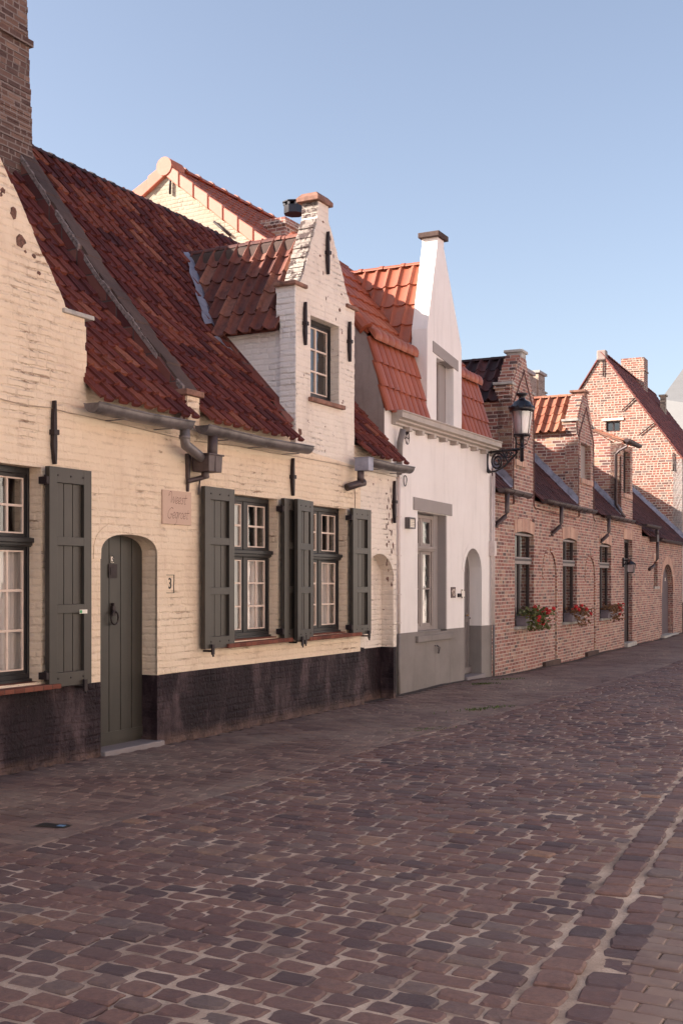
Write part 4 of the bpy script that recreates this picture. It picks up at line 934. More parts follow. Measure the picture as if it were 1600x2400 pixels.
# ================================================================== HOUSE 3 : white rendered house, orange mansard roof
h3 = empty('house', B, 0, 0, 0, 'narrow white rendered house with grey base and bright orange tiled mansard roof', 'house')
WB = 4.371
wbx = (1.155, 2.30, .83, 2.62); dbL, dbR = 3.062, 3.861
da = arch(dbL, dbR, .85, 1.74, 2.14, 14)[2:][::-1]
m = MB(); m.prism([(0, .855), (wbx[0], .855), (wbx[0], 2.635), (wbx[1], 2.62), (wbx[1], .853), (dbL, .85)] + da + [(dbR, .85), (WB, .845), (WB, 4.05), (0, 4.0)], [], 0, .3)
# party wall against house 2
m.prism([(.3, .86), (4.6, .86), (4.6, 3.9), (2.0, 6.4), (1.5, 6.5), (.80, 5.72), (.24, 4.93), (.02, 3.98), (.3, 3.9)], [], 0, .22, 'yz')
m.build('wall', M['white_render'], h3)
m = MB(); m.prism([(.001, 3.95), (.235, 4.99), (.79, 5.70), (1.5, 6.42), (1.5, 3.0), (.001, 3.0)], [], -.012, .0, 'yz'); m.build('party_wall_face', M['stucco'], h3)
m = MB(); m.prism([(0, -.3), (wbx[0] - .0, -.3), (wbx[1], -.3), (dbL, -.3), (dbL, .85), (wbx[1], .853), (wbx[1], .83), (wbx[0], .83), (wbx[0], .855), (0, .855)], [], -.004, .3); m.prism([(dbR, -.3), (WB, -.3), (WB, .845), (dbR, .85)], [], -.004, .3)
m.build('plinth', M['grey_render'], h3)
m = MB(); m.box(WB - .2, WB, .3, 4.6, -.3, 4.0); m.box(0, WB, 4.4, 4.6, -.3, 4.0); m.box(.22, WB, .3, 4.4, 3.8, 3.85); m.build('back_wall', M['white_render'], h3)
wb = window(h3, wbx[0], 2.06, .84, 2.60, .13, 2.09, M['greywood'], M['greywood'], up=(1, 1), lo=(1, 2), curtain=[(1.2, 2.0, .85, 2.05), (1.2, 1.5, 2.1, 2.6)], bars=True)
m = MB(); m.box(2.06, 2.302, .128, .3, .84, 2.62); m.build('reveal_panel', M['grey_trim'], h3)
m = MB(); m.prism([(.99, 2.645), (2.50, 2.625), (2.50, 2.81), (.99, 2.83)], [], -.018, .125); m.build('lintel', M['grey_trim'], wb, bevel=.006)
m = MB(); m.box(2.25, 2.302, -.003, .128, .855, 2.62); m.build('reveal', M['grey_trim'], wb)
m = MB(); m.prism([(1.07, .70), (2.52, .70), (2.52, .79), (1.07, .79)], [], -.05, .0); m.box(1.16, 2.06, 0.0, .12, .832, .86); m.build('sill', M['grey_render'], wb, bevel=.006)
room(h3, .4, 2.9, .5, 2.9, y0=.285)
d = MB(); yd = .20
d.prism(arch(dbL - .02, dbR + .02, .0, 1.74, 2.16, 14), [], yd + .012, yd + .05)
for (a, b) in ((.12, .95), (1.03, 1.85)):
    for xa in (dbL + .09, (dbL + dbR) / 2 + .03): d.prism(rect(xa, xa + .27, a, b), [rect(xa + .035, xa + .235, a + .035, b - .035)], yd, yd + .013)
d.box(dbL, dbR, yd - .01, yd + .02, .96, .99); d.box(dbL, dbR, yd - .03, yd + .02, .06, .16)
db_ = d.build('door', M['greywood_d'], h3, bevel=.003)
m = MB(); m.tube([(dbL + .62, yd - .0, 1.03), (dbL + .62, yd - .05, 1.03), (dbL + .53, yd - .05, 1.03)], .01); m.build('door_handle', M['brass'], db_)
m = MB(); m.box(dbL + .0, dbR + .06, -.06, .25, -.1, .045); m.build('doorstep', M['stone_step'], h3, bevel=.01)
m = MB(); ob = arch(dbL - .1, dbR + .13, .855, 1.76, 2.24, 14); ib = arch(dbL, dbR, .855, 1.74, 2.14, 14); m.prism([(dbR + .13, .86)] + ob[2:-1] + [(dbL - .1, 1.8), (dbL, 1.74)] + ib[2:-1][::-1] + [(dbR, .86)], [], -.006, .01); m.build('door_surround', M['white_render'], h3)
# cornice with dentils
m = MB(); cs = .012
def corn(xa, xb):
    pr = [(0.0, 3.80), (-.07, 3.80), (-.07, 3.83), (-.12, 3.85), (-.12, 3.875), (-.17, 3.895), (-.17, 3.965), (-.185, 3.975), (-.185, 3.99), (.05, 3.99)]
    for (a, b), (c, e) in zip(pr, pr[1:]): m.face([(xa, a, b), (xb, a, b), (xb, c, e), (xa, c, e)])
    for x in (xa, xb): m.face([(x, a, b) for a, b in pr])
corn(.22, 4.42)
co_ = m.build('cornice', M['cornice'], h3)
for i in range(9): m = MB(); x = .62 + i * .455; m.box(x, x + .09, -.11, 0, 3.74, 3.799); m.build('cornice_bracket', M['cornice'], co_, bevel=.004)
# mansard
KY, KZ = .236, 5.0; FY, FZ = -.02, 3.98
m = MB(); Ll = math.hypot(KY - FY, KZ - FZ)
tiles(m, (-.02, FY, FZ), (1, 0, 0), (0, KY - FY, KZ - FZ), 1.56, Ll, .20, .33, .040, .002, seed=41, nose=.03, flip=True)
tiles(m, (2.95, FY, FZ), (1, 0, 0), (0, KY - FY, KZ - FZ), 1.33, Ll, .20, .33, .040, .002, seed=42, nose=.03, flip=True)
tiles(m, (-.02, KY + .04, KZ + .07), (1, 0, 0), (0, 1.26, 1.46), 4.3, 1.93, .222, .32, .030, .002, seed=43, nose=.03, flip=True)
b3 = m.build('roof', M['tile_new'], h3, clean=False)
m = MB(); m.face([(0, FY + .03, FZ), (1.58, FY + .03, FZ), (1.58, KY + .03, KZ), (0, KY + .03, KZ)]); m.face([(2.9, FY + .03, FZ), (WB - .05, FY + .03, FZ), (WB - .05, KY + .03, KZ), (2.9, KY + .03, KZ)]); m.face([(0, KY + .04, KZ + .03), (WB - .05, KY + .04, KZ + .03), (WB - .05, 1.5, 6.48), (0, 1.5, 6.48)]); m.face([(0, 1.5, 6.48), (WB - .05, 1.5, 6.48), (WB - .05, 4.7, 3.9), (0, 4.7, 3.9)]); m.face([(WB - .06, FY + .03, FZ), (WB - .06, KY, KZ), (WB - .06, 1.5, 6.45), (WB - .06, 4.6, 3.9)]); m.build('roof_deck', M['tile_new'], b3, clean=False)
for i in range(20):                                                             # rounded knee tiles
    m = MB(); x0 = -.03 + i * .215
    if 1.42 < x0 + .1 < 2.95: continue
    K = 9; prv = None
    for q in range(7):
        tt = q / 6; x = x0 + .215 * tt; r = .105 + .026 * math.sin(math.pi * tt) ** .7
        ring = [(x, KY - .015 - r * math.cos(-.6 + 2.4 * k / K), KZ + .02 + r * math.sin(-.6 + 2.4 * k / K) * .95) for k in range(K + 1)]
        if prv:
            for k in range(K): m.face([prv[k], prv[k + 1], ring[k + 1], ring[k]], [(i + .5, 50.5)] * 4, True)
        prv = ring
        if q in (0, 6) : m.face(ring, [(i + .5, 50.5)] * (K + 1))
    m.build('knee_tile', M['tile_new'], b3, clean=False)
m = MB(); 
for (a, b, c, e, sg, y0_, z0_, dy, dz) in ((KY + .05, KZ + .12, 1.45, 6.55, 5, 0, 0, 0, 0),):
    n = 5
    for i in range(n):
        t0, t1 = i / n, (i + 1) / n + .02
        for s_ in (0,): m.tube([(.0, a + (c - a) * t0, b + (e - b) * t0), (.0, a + (c - a) * t1, b + (e - b) * t1)], [.105, .09], 12)
for v in range(len(m.uv)): m.uv[v] = [(v // 14 + .5, 70.5)] * len(m.f[v])
m.build('verge_tile', M['tile_new'], b3, clean=False)
# dormer 3
g3o = [(1.51, 3.99), (2.96, 3.99), (2.948, 5.36), (2.19, 6.77), (2.19, 6.88), (1.925, 6.88), (1.925, 6.76), (1.53, 5.40)]
m = MB(); dwb = (1.885, 2.60, 4.06, 5.02); m.prism(g3o, [rect(*dwb)], 0, .26)
m.box(1.56, 1.70, .26, 1.3, 3.9, 5.35); m.box(2.78, 2.90, .26, 1.3, 3.9, 5.35)
m.build('dormer', M['white_render'], h3, bevel=.006)
m = MB(); m.box(1.86, 2.26, -.05, .30, 6.88, 6.96); m.build('gable_cap', M['moss_cement'], h3, bevel=.01)
m = MB(); m.prism([(1.73, 5.08), (2.78, 4.95), (2.78, 5.12), (1.73, 5.25)], [], -.012, .1); m.build('lintel', M['grey_trim'], h3, bevel=.004)
f3 = window(h3, dwb[0], 2.32, dwb[2], dwb[3], .14, None, M['greywood'], M['greywood'], bars=False, double=False, curtain=False, fw=.04)
m = MB(); m.box(dwb[0] + .01, 2.3, .185, .195, dwb[2], dwb[3]); m.build('blind', M['blind'], f3)
m = MB(); m.box(2.32, 2.602, .138, .25, dwb[2], dwb[3]); m.build('reveal', M['grey_trim'], f3)
m = MB(); tiles(m, (1.44, 1.5, 5.17), (0, -1, 0), (.60, 0, 1.36), 1.24, 1.486, .20, .37, .030, .002, seed=45, nose=.028, flip=False); tiles(m, (2.66, .27, 5.17), (0, 1, 0), (-.60, 0, 1.36), 1.24, 1.486, .20, .37, .030, .002, seed=46, nose=.028)
d3 = m.build('dormer_roof', M['tile_new'], h3, clean=False)
m = MB(); m.face([(1.47, .25, 5.15), (1.47, 1.5, 5.15), (2.05, 1.5, 6.49), (2.05, .25, 6.49)]); m.face([(2.63, .25, 5.15), (2.63, 1.5, 5.15), (2.05, 1.5, 6.49), (2.05, .25, 6.49)]); m.build('dormer_roof_deck', M['tile_new'], d3, clean=False)
m = MB(); ridge_caps(m, (2.05, 1.75, 6.54), (2.05, .27, 6.54), .075, .40, .014); m.build('dormer_ridge', M['tile_new'], d3, clean=False)
m = MB(); m.hexa([(1.50, .26, 4.75), (1.57, .26, 4.75), (1.57, .42, 4.95), (1.50, .42, 4.95), (1.46, .26, 5.20), (1.57, .26, 5.2), (1.57, .45, 5.3), (1.46, .45, 5.3)]); m.build('lead_soaker', M['lead'], d3)
# pipes and cables
m = MB(); m.tube([(.36, -.12, 3.74), (.36, -.07, 3.55), (.36, -.055, 3.10)], .045, 10); m.build('downpipe', M['pipe_g'], h3)
m = MB(); m.tube([(.405, -.035, 3.15), (.405, -.035, .86)], .024, 8)
for z in (3.05, 2.5, 1.95, 1.4, 1.0): m.box(.37, .44, -.06, 0, z, z + .02)
m.build('wall_pipe', M['pipe_w'], h3)
m = MB(); m.tube([(.405, -.035, .858), (.405, -.035, -.05)], .024, 8); m.build('wall_pipe', M['pipe_g'], h3)
m = MB(); m.tube([(4.29, -.04, 3.4), (4.29, -.04, .85)], .018, 8); m.tube([(4.35, -.05, 3.55), (4.35, -.05, .85)], .022, 8); m.build('wall_pipe', M['pipe_w'], h3)
m = MB(); m.tube([(4.35, -.05, .85), (4.35, -.05, -.1)], .022, 8); m.build('wall_pipe', M['pipe_g'], h3)
m = MB(); zc = B.Y(950, 1022, -.03); rg = random.Random(2)
for k in range(4):
    c0 = (zc[0] + rg.uniform(-.05, .05), zc[1] + rg.uniform(-.08, .08)); rr = rg.uniform(.035, .09)
    m.tube([(c0[0] + rr * math.cos(t * .6), -.03 - .01 * k, c0[1] + rr * 1.3 * math.sin(t * .6)) for t in range(12)], .006, 5)
m.tube([(zc[0], -.02, zc[1] + .13), (zc[0] + .15, -.02, zc[1] + .09), (zc[0] + .05, -.03, zc[1] - .1)], .006, 5); m.build('cable', M['iron'], h3)
cable(h3, B, [(1010, 1002), (1060, 1025), (1090, 1030), (1115, 1040), (1135, 1058)], -.01, .005, 'ink')
m = MB(); c0 = B.Y(949, 1127, -.03); m.tube([(c0[0] + (.055 + .004 * math.sin(t)) * math.cos(t * .5), -.03 - .003 * math.sin(t), c0[1] + .075 * math.sin(t * .5)) for t in range(28)], .007, 6)
top(m, 'cable_coil', M['iron'], B, (c0[0], 0, c0[1] - .08), 'small black coil of cable hanging beside the zinc gutter end', 'cable')
# small things on the white wall
lx0, lz1 = B.Y(948, 1212); lx1, lz0 = B.Y(962, 1240)
m = MB(); m.prism(rect(lx0, lx1, lz0, lz1), [rect(lx0 + .02, lx1 - .02, lz0 + .02, lz1 - .02)], -.08, -.002)
wl = top(m, 'wall_lamp', M['zinc'], B, ((lx0 + lx1) / 2, 0, lz0), 'small rectangular wall lamp with ribbed glass on the white wall left of the grey window', 'lamp', bevel=.004)
m = MB(); w_, h_ = lx1 - lx0, lz1 - lz0
for i in range(5): z = .022 + i * (h_ - .044) / 5; m.box(-w_ / 2 + .021, w_ / 2 - .021, -.07, -.02, z, z + (h_ - .044) / 5 - .006)
m.build('diffuser', M['lampwarm'], wl)
lx0, lz1 = B.Y(1055.5, 1376); lx1, lz0 = B.Y(1065.5, 1401)
m = MB(); m.box(lx0, lx1, -.012, -.001, lz0, lz1); ep = top(m, 'enamel_plate', M['copperplate'], B, ((lx0 + lx1) / 2, 0, lz0), 'dark ornate rectangular plate with pale pattern, between the grey window and the arched door', 'plate')
m = MB(); rg = random.Random(6); w_, h_ = lx1 - lx0, lz1 - lz0
m.tube([(.30 * w_ * math.cos(t * .7), -.016, h_ / 2 + .30 * h_ * math.sin(t * .7)) for t in range(10)], .007, 5)
for k in range(9): x_, z_ = rg.uniform(-.38, .38) * w_, rg.uniform(.08, .92) * h_; m.box(x_ - .012, x_ + .012, -.016, -.012, z_ - .009, z_ + .009)
m.build('pattern', M['bar'], ep)
lx0, lz1 = B.Y(1071, 1391); lx1, lz0 = B.Y(1077.5, 1399.5)
m = MB(); m.prism(rect(lx0, lx1, lz0, lz1), [rect(lx0 + .03, lx1 - .03, lz0 + .02, lz1 - .02)], -.03, -.001); top(m, 'doorbell', M['iron'], B, ((lx0 + lx1) / 2, 0, lz0), 'tiny square doorbell frame between the dark plate and the white letter plate', 'doorbell')
lx0, lz1 = B.Y(1079, 1381); lx1, lz0 = B.Y(1085.5, 1402)
m = MB(); m.box(lx0, lx1, -.02, -.001, lz0, lz1); mp = top(m, 'name_plate', M['whiteplate'], B, ((lx0 + lx1) / 2, 0, lz0), 'small white plate with four dark screws at the edge of the arched grey door', 'plate')
m = MB()
for a in (-.38, .38):
    for b in (.1, .9): m.box(a * (lx1 - lx0) - .012, a * (lx1 - lx0) + .012, -.024, -.02, b * (lz1 - lz0) - .012, b * (lz1 - lz0) + .012)
m.build('screw', M['iron'], mp)
lx0, lz1 = B.Y(1143, 1267, -.06); lx1, lz0 = B.Y(1152, 1303, -.06)
m = MB(); m.box(4.24, 4.37, -.09, -.0, lz0, lz1); m.box(4.255, 4.355, -.10, -.09, lz0 + .02, lz1 - .02); top(m, 'junction_box', M['pipe_w'], B, (4.3, 0, lz0), 'off-white electrical box on the corner between the white and the brick house', 'junction box', bevel=.006)
lx, lz = B.Y(1021, 1522)
m = MB(); m.box(lx - .06, lx + .05, -.02, 0, lz + .05, lz + .07); m.tube([(lx, -.02, lz + .06), (lx + .01, -.06, lz + .03), (lx, -.04, lz - .06)], .012, 6); m.tube([(lx - .04 * math.cos(t), -.05, lz + .04 * math.sin(t)) for t in range(7)], .006, 5); top(m, 'wall_tap', M['zinc'], B, (lx, 0, lz - .07), 'tiny tap on the grey painted base of the white house below its window', 'tap')

# ================================================================== HOUSE 4 : long brick house with three dormers
h4 = empty('house', C, 0, 0, 0, 'long red brick house with three brick dormers and flower boxes', 'house')
XR = 19.97
cw = [(1.36, 2.60, .77, 2.48), (4.755, 5.965, .74, 2.47), (8.13, 9.37, .72, 2.46)]
cdoor = (10.90, 11.93, .06, 2.68); csw = (15.0, 15.6, 1.45, 2.17)
ga = arch(16.27, 18.25, -.05, 1.25, 2.12, 16, 2.2)
def seg_top(x0, x1, z0, z1, rise=.05): return [(x0, z0), (x1, z0)] + [(x1 + (x0 - x1) * i / 8, z1 + rise * math.sin(math.pi * i / 8)) for i in range(9)]
D1 = (1.20, 2.568, 1.885, 5.22, 5.86); D2 = (6.03, 7.485, 6.75, 5.16, 5.84); D3 = (10.56, 11.95)
out = [(0, -.4), (cdoor[0], -.4), (cdoor[0], cdoor[3]), (cdoor[1], cdoor[3] + .01), (cdoor[1], -.4), (16.27, -.4)] + [(16.27, 1.25)] + ga[2:-1][::-1] + [(18.25, 1.25), (18.25, -.4), (XR, -.4), (XR, 2.85), (13.2, 2.85), (13.2, 3.12), (D3[1], 3.15), (D3[1], 5.12), (D3[0], 5.12), (D3[0], 3.15)]
out += [(D2[1], 3.15), (D2[1], D2[3] - .05)] + ragged((D2[1] - .06, D2[3] + .0), (D2[2] + .13, D2[4] - .04), seed=51) + [(D2[2] + .13, D2[4]), (D2[2] - .13, D2[4])] + ragged((D2[2] - .13, D2[4] - .04), (D2[0] + .06, D2[3]), seed=52) + [(D2[0], D2[3] - .05), (D2[0], 3.15)]
out += [(D1[1], 3.15), (D1[1], D1[3] - .05)] + ragged((D1[1] - .06, D1[3] + .0), (D1[2] + .13, D1[4] - .04), seed=53) + [(D1[2] + .13, D1[4]), (D1[2] - .13, D1[4])] + ragged((D1[2] - .13, D1[4] - .04), (D1[0] + .06, D1[3]), seed=54) + [(D1[0], D1[3] - .05), (D1[0], 3.15), (0, 3.15)]
holes = [seg_top(*w) for w in cw] + [rect(*csw), rect(1.37, 1.93, 3.83, 4.50), rect(6.30, 7.24, 3.88, 4.68), rect(10.80, 11.68, 3.86, 4.97)]
m = MB(); m.prism(out, holes, 0, .28); m.build('wall', M['redbrick'], h4)
m = MB(); m.box(XR - .3, XR, .28, 4.8, -.4, 2.8); m.box(0, XR, 4.6, 4.8, -.4, 3.1); m.box(0, .2, .28, 4.6, -.4, 3.1); m.box(.2, XR - .3, .28, 4.6, 2.72, 2.78); m.build('back_wall', M['redbrick'], h4)
frm = []
for i, w in enumerate(cw):
    ww = window(h4, w[0], w[1] + .03, w[2], w[3] + .05, .09, 1.985, M['darkwood'], M['greywood'], up=(1, 1), lo=(1, 2), bars=False, curtain=[(w[0], w[0] + .28, w[2], w[3]), (w[0] + .66, w[0] + .85, w[2], w[3])], depth=.06, fw=.05)
    m = MB(); m.box(w[0] + .004, w[1] - .004, .045, .088, 1.92, 2.05); m.box(w[0], w[1], .04, .088, w[3] - .03, w[3] + .01)
    m.build('transom', M['greywood'], ww, bevel=.004)
    m = MB(); m.box(w[0] - .05, w[1] + .07, -.07, .08, w[2] - .055, w[2] - .0); m.build('sill', M['bluestone'], ww, bevel=.006)
    m = MB(); ot = seg_top(w[0] - .06, w[1] + .08, w[3], w[3] + .23, .06)[2:]; it = seg_top(w[0], w[1], w[3], w[3], .05)[2:]; m.prism(ot + it[::-1], [], -.008, .02); m.build('brick_lintel', M['lintelbrick'], ww)
room(h4, .6, 10.2, .3, 2.68, y0=.265)
# first-floor windows
for (x0, x1, z0, z1, bl) in ((1.37, 1.93, 3.83, 4.50, 0), (6.30, 7.24, 3.88, 4.68, 1), (10.80, 11.68, 3.86, 4.97, 0)):
    ww = window(h4, x0, x1, z0, z1, .13, None, M['darkwood'] if not bl else M['greywood_d'], M['greywood'], bars=False, double=False, curtain=False, depth=.05, fw=.05)
    if bl: m = MB(); m.box(x0 + .02, x1 - .02, .12, .135, z0, z1 - .02); m.build('blind', M['greywood'], ww)
    m = MB(); m.box(x0 - .06, x1 + .06, -.05, .12, z0 - .11, z0 - .001); m.build('sill', M['lintelbrick'], ww)
m = MB(); m.box(1.3, 1.98, .30, 1.3, 3.7, 4.6); m.f.pop(2); m.uv.pop(2); m.sm.pop(2); m.mi.pop(2); m.build('room', M['room'], h4, clean=False)
m = MB(); m.box(10.7, 11.8, .30, 1.3, 3.7, 5.05); m.f.pop(2); m.uv.pop(2); m.sm.pop(2); m.mi.pop(2); m.build('room', M['room'], h4, clean=False)
# door
d = MB(); d.box(cdoor[0], cdoor[0] + .06, .10, .18, -.05, 2.68); d.box(cdoor[1] - .06, cdoor[1] + .0, .10, .18, -.05, 2.68); d.box(cdoor[0] + .06, cdoor[1] - .06, .10, .18, 2.14, 2.2); d.box(cdoor[0] + .06, cdoor[1] - .06, .10, .18, 2.62, 2.68); d.box(cdoor[0] + .06, cdoor[1] - .06, .13, .17, -.05, 2.14)
for k in range(4): d.box(cdoor[0] + .1 + k * .21, cdoor[0] + .28 + k * .21, .118, .131, .12, 2.08)
do = d.build('door', M['darkwood'], h4, bevel=.004); m = MB(); m.face([(cdoor[0] + .06, .14, 2.2), (cdoor[1] - .06, .14, 2.2), (cdoor[1] - .06, .14, 2.62), (cdoor[0] + .06, .14, 2.62)]); m.build('pane', M['glass'], do)
m = MB(); m.tube([(cdoor[0] + .16, .13, 1.05), (cdoor[0] + .16, .07, 1.05), (cdoor[0] + .28, .07, 1.05)], .012); m.build('door_handle', M['brass'], do)
m = MB(); m.box(cdoor[0] - .02, cdoor[1] + .12, -.10, .25, -.2, -.0); m.build('doorstep', M['bluestone'], h4, bevel=.01)
m = MB(); m.prism(rect(cdoor[0] - .06, cdoor[1] + .08, 2.69, 2.95), [], -.008, .02); m.build('brick_lintel', M['lintelbrick'], h4)
m = MB(); m.box(15.0, 15.6, .12, .16, 1.45, 2.17); ws = m.build('window', M['darkwood'], h4); m = MB(); m.box(14.94, 15.7, -.04, .12, 1.38, 1.449); m.build('sill', M['bluestone'], ws); m = MB(); m.prism(rect(14.95, 15.66, 2.171, 2.40), [], -.008, .02); m.build('brick_lintel', M['lintelbrick'], ws)
m = MB(); gpts = arch(16.25, 18.27, -.2, 1.25, 2.13, 16, 2.2); m.prism(gpts, [], .16, .2)
go = m.build('garage_door', M['garage'], h4)
m = MB()
for i in range(11): m.box(16.29, 18.24, .148, .161, -.05 + i * .19, -.05 + i * .19 + .175) if i < 8 else None
for i in range(8, 11): z = -.05 + i * .19; wv = [.93, .80, .5][i - 8]; m.box(17.26 - wv, 17.26 + wv, .148, .161, z, z + .175)
m.build('board', M['garage'], go, bevel=.006)
x_, z_ = C.Y(1557, 1358, .15); m = MB(); m.box(x_ - .05, x_ + .05, .14, .148, z_ - .05, z_ + .05); m.build('notice', M['whiteplate'], go)
m = MB(); ob = arch(16.27 - .22, 18.25 + .24, 0, 1.25, 2.36, 16, 2.2)[2:]; ib = arch(16.27, 18.25, 0, 1.25, 2.12, 16, 2.2)[2:]; m.prism(ob + ib[::-1], [], -.01, .02); m.build('brick_arch', M['lintelbrick'], h4)
m = MB(); m.box(16.1, 18.6, -.12, .2, -.3, -.03); m.build('doorstep', M['bluestone'], h4, bevel=.01)
# blind pointed arches: a thin raised outline of brick on edge, a fine pilaster, a dark stone foot
for (x0, x1, zt) in ((3.26, 4.16, 2.25), (6.75, 7.57, 2.2)):
    xm = (x0 + x1) / 2; w = (x1 - x0) / 2; m = MB(); o_ = []; i_ = []
    for k in range(9):
        t = k / 8; x = xm + w * math.sin(t * math.pi / 2); z = zt - .55 * (1 - math.cos(t * math.pi / 2)) ** 1.0 - .0; o_.append((x + .09, z + .0)); i_.append((x, z - .06))
    m.prism([(xm, zt + .03)] + o_ + i_[::-1], [], -.03, .01); m.prism(rect(x1, x1 + .085, .02, zt - .6), [], -.03, .01)
    m.prism([(2 * xm - a, b) for a, b in ([(xm, zt + .03)] + o_ + i_[::-1])], [], -.012, .01)
    bo = m.build('blind_arch', M['cheekbrick'], h4); m = MB(); m.box(x0 - .05, x1 + .2, -.07, 0, -.14, -.0); m.build('stone_foot', M['moss_cement'], bo, bevel=.008)
# roof of the brick house
def c_roof(xa, xb, y0, z0, y1, z1, seed, gaps=()):
    m = MB(); tiles(m, (xa, y0, z0), (1, 0, 0), (0, y1 - y0, z1 - z0), xb - xa, math.hypot(y1 - y0, z1 - z0), .22, .20, .012, .003, seed=seed, nose=.016, keep=lambda u, v: not any(g0 - .06 < xa + u < g1 + .06 and v < .5 for g0, g1 in gaps)); r = m.build('roof', M['tile_flat'], h4, clean=False)
    m = MB(); ys, zs = .2, z0 + (z1 - z0) * (.2 - y0) / (y1 - y0); m.face([(xa, ys, zs - .02), (xb, ys, zs - .02), (xb, y1, z1 - .02), (xa, y1, z1 - .02)]); m.face([(xa, y1, z1 - .02), (xb, y1, z1 - .02), (xb, 5, 3), (xa, 5, 3)]); m.build('roof_deck', M['tile_flat'], r, clean=False); return r
def cz(y): return 3.22 + 1.02 * (y + .06)
r4 = c_roof(.05, 13.3, -.12, 3.16, 2.2, 5.5, 61, [D1[:2], D2[:2], D3])
r5 = c_roof(13.3, 20.0, -.15, 2.86, 2.4, 5.35, 62)
# lead flashings along the dormer cheeks
def flash(par, x, yb, ya=-.02, zf=cz, name='flashing', w=.05, h=.13):
    m = MB(); pr = None
    for i in range(13):
        y = ya + (yb - ya) * i / 12; z = zf(y); hh = h + (.05 if i % 2 else 0) * .6
        cur = ((x - w, y, z + .03), (x - .02, y, z + .05), (x - .012, y, z + .05 + hh))
        if pr:
            for k in (0, 1): m.face([pr[k], pr[k + 1], cur[k + 1], cur[k]])
        pr = cur
    return m.build(name, M['lead'], par, clean=False)
flash(r4, 1.2, 1.5, w=.16); flash(r4, 6.03, 1.6, w=.16); flash(r4, 10.56, 1.6, w=.16)
# brick dormers D1, D2 : cheeks, roofs
for (D, mt, sd) in ((D1, 'tile_dark', 71), (D2, 'tile_terra', 72)):
    m = MB(); m.box(D[0] + .005, D[0] + .12, .28, 1.9, 3.1, 4.93); m.box(D[1] - .12, D[1] - .005, .28, 1.9, 3.1, 4.93); m.box(D[0] - .0, D[0] + .05, .001, .30, 3.2, D[3] - .06); ck = m.build('dormer_cheek', M['cheekbrick'], h4)
    m = MB(); zt = D[3] - .05
    m.box(D[0] - .10, D[0] + .14, -.03, .34, zt, zt + .05); m.box(D[1] - .14, D[1] + .06, -.03, .34, zt, zt + .05); m.build('kneeler_slab', M['bluestone'], h4, bevel=.006)
    m = MB()
    for k in range(4): m.box(D[0] - .02 - .015 * k, D[0] + .02, .02, .26 + .025 * k, zt - .28 + .07 * k, zt - .216 + .07 * k)
    n = 9
    for k in range(n):                                                         # brick on edge up the slope of the gable
        t = k / n; x = D[0] + .04 + (D[2] - .16 - D[0] - .04) * t; z = D[3] + .02 + (D[4] - D[3] - .06) * t; m.box(x - .045, x + .045, .01, .27 + (.012 if k % 2 else 0), z - .03, z + .035)
    m.build('gable_edge', M['cheekbrick'], h4, bevel=.006)
    m = MB(); m.box(D[2] - .19, D[2] + .19, -.04, .32, D[4], D[4] + .05); m.box(D[2] - .15, D[2] + .15, -.01, .28, D[4] - .10, D[4]); m.build('gable_cap', M['bluestone'] if D is D1 else M['capstone'], h4, bevel=.006)
    hw = D[2] - D[0] + .06
    m = MB(); tiles(m, (D[0] - .08, 2.0, 4.90), (0, -1, 0), (hw, 0, .86), 1.74, math.hypot(hw, .86), .195, .285, .05, .003, seed=sd, nose=.02, flip=False); tiles(m, (D[1] + .08, .28, 4.90), (0, 1, 0), (-hw, 0, .86), 1.74, math.hypot(hw, .86), .195, .285, .05, .003, seed=sd + 5, nose=.02)
    dr_ = m.build('dormer_roof', M[mt], h4, clean=False)
    m = MB(); ridge_caps(m, (D[2], 2.1, 5.80), (D[2], .25, 5.81), .08, .38, .004); m.build('dormer_ridge', M[mt], dr_, clean=False)
    m = MB(); m.face([(D[0] - .06, .25, 4.87), (D[0] - .06, 2.2, 4.87), (D[2], 2.2, 5.74), (D[2], .25, 5.74)]); m.face([(D[1] + .06, .25, 4.87), (D[1] + .06, 2.2, 4.87), (D[2], 2.2, 5.74), (D[2], .25, 5.74)]); m.build('dormer_roof_deck', M[mt], dr_, clean=False)
    m = MB(); z1_ = D[3] - .35                                                   # thin conductor: inverted V and down both corners
    m.tube([(D[0] + .02, -.02, 3.0), (D[0] + .02, -.02, z1_ - .5), (D[0] + .05, -.02, z1_), (D[2] - .06, -.02, D[4] - .42), (D[2], -.02, D[4] - .33), (D[2] + .06, -.02, D[4] - .42), (D[1] - .05, -.02, z1_), (D[1] - .02, -.02, z1_ - .5), (D[1] - .02, -.02, 3.05), (D[1] + .12, -.02, 2.98)], .011, 6); m.build('cable', M['copper'], h4)
# D3 : shed dormer with gutter and long downpipe
m = MB(); m.prism([(.28, 3.2), (.28, 5.18), (.75, 5.48), (1.9, 5.52), (1.9, 3.2)], [], D3[0], D3[0] + .12, 'yz'); m.prism([(.28, 3.2), (.28, 5.18), (.75, 5.48), (1.9, 5.52), (1.9, 3.2)], [], D3[1] - .12, D3[1], 'yz'); m.box(D3[0], D3[0] + .04, .002, .28, 3.2, 5.13); m.build('dormer_cheek', M['cheekbrick'], h4)
m = MB(); tiles(m, (D3[0] - .06, -.08, 5.16), (1, 0, 0), (0, 1.0, .42), 1.5, 1.3, .22, .3, .03, .004, seed=75); dr_ = m.build('dormer_roof', M['tile_terra'], h4, clean=False)
m = MB(); m.prism([(-.05, 5.12), (-.05, 5.16), (.75, 5.55), (1.9, 5.6), (1.9, 5.5), (.75, 5.47)], [], D3[0] - .05, D3[0] + .1, 'yz'); m.build('verge', M['capstone'], dr_)
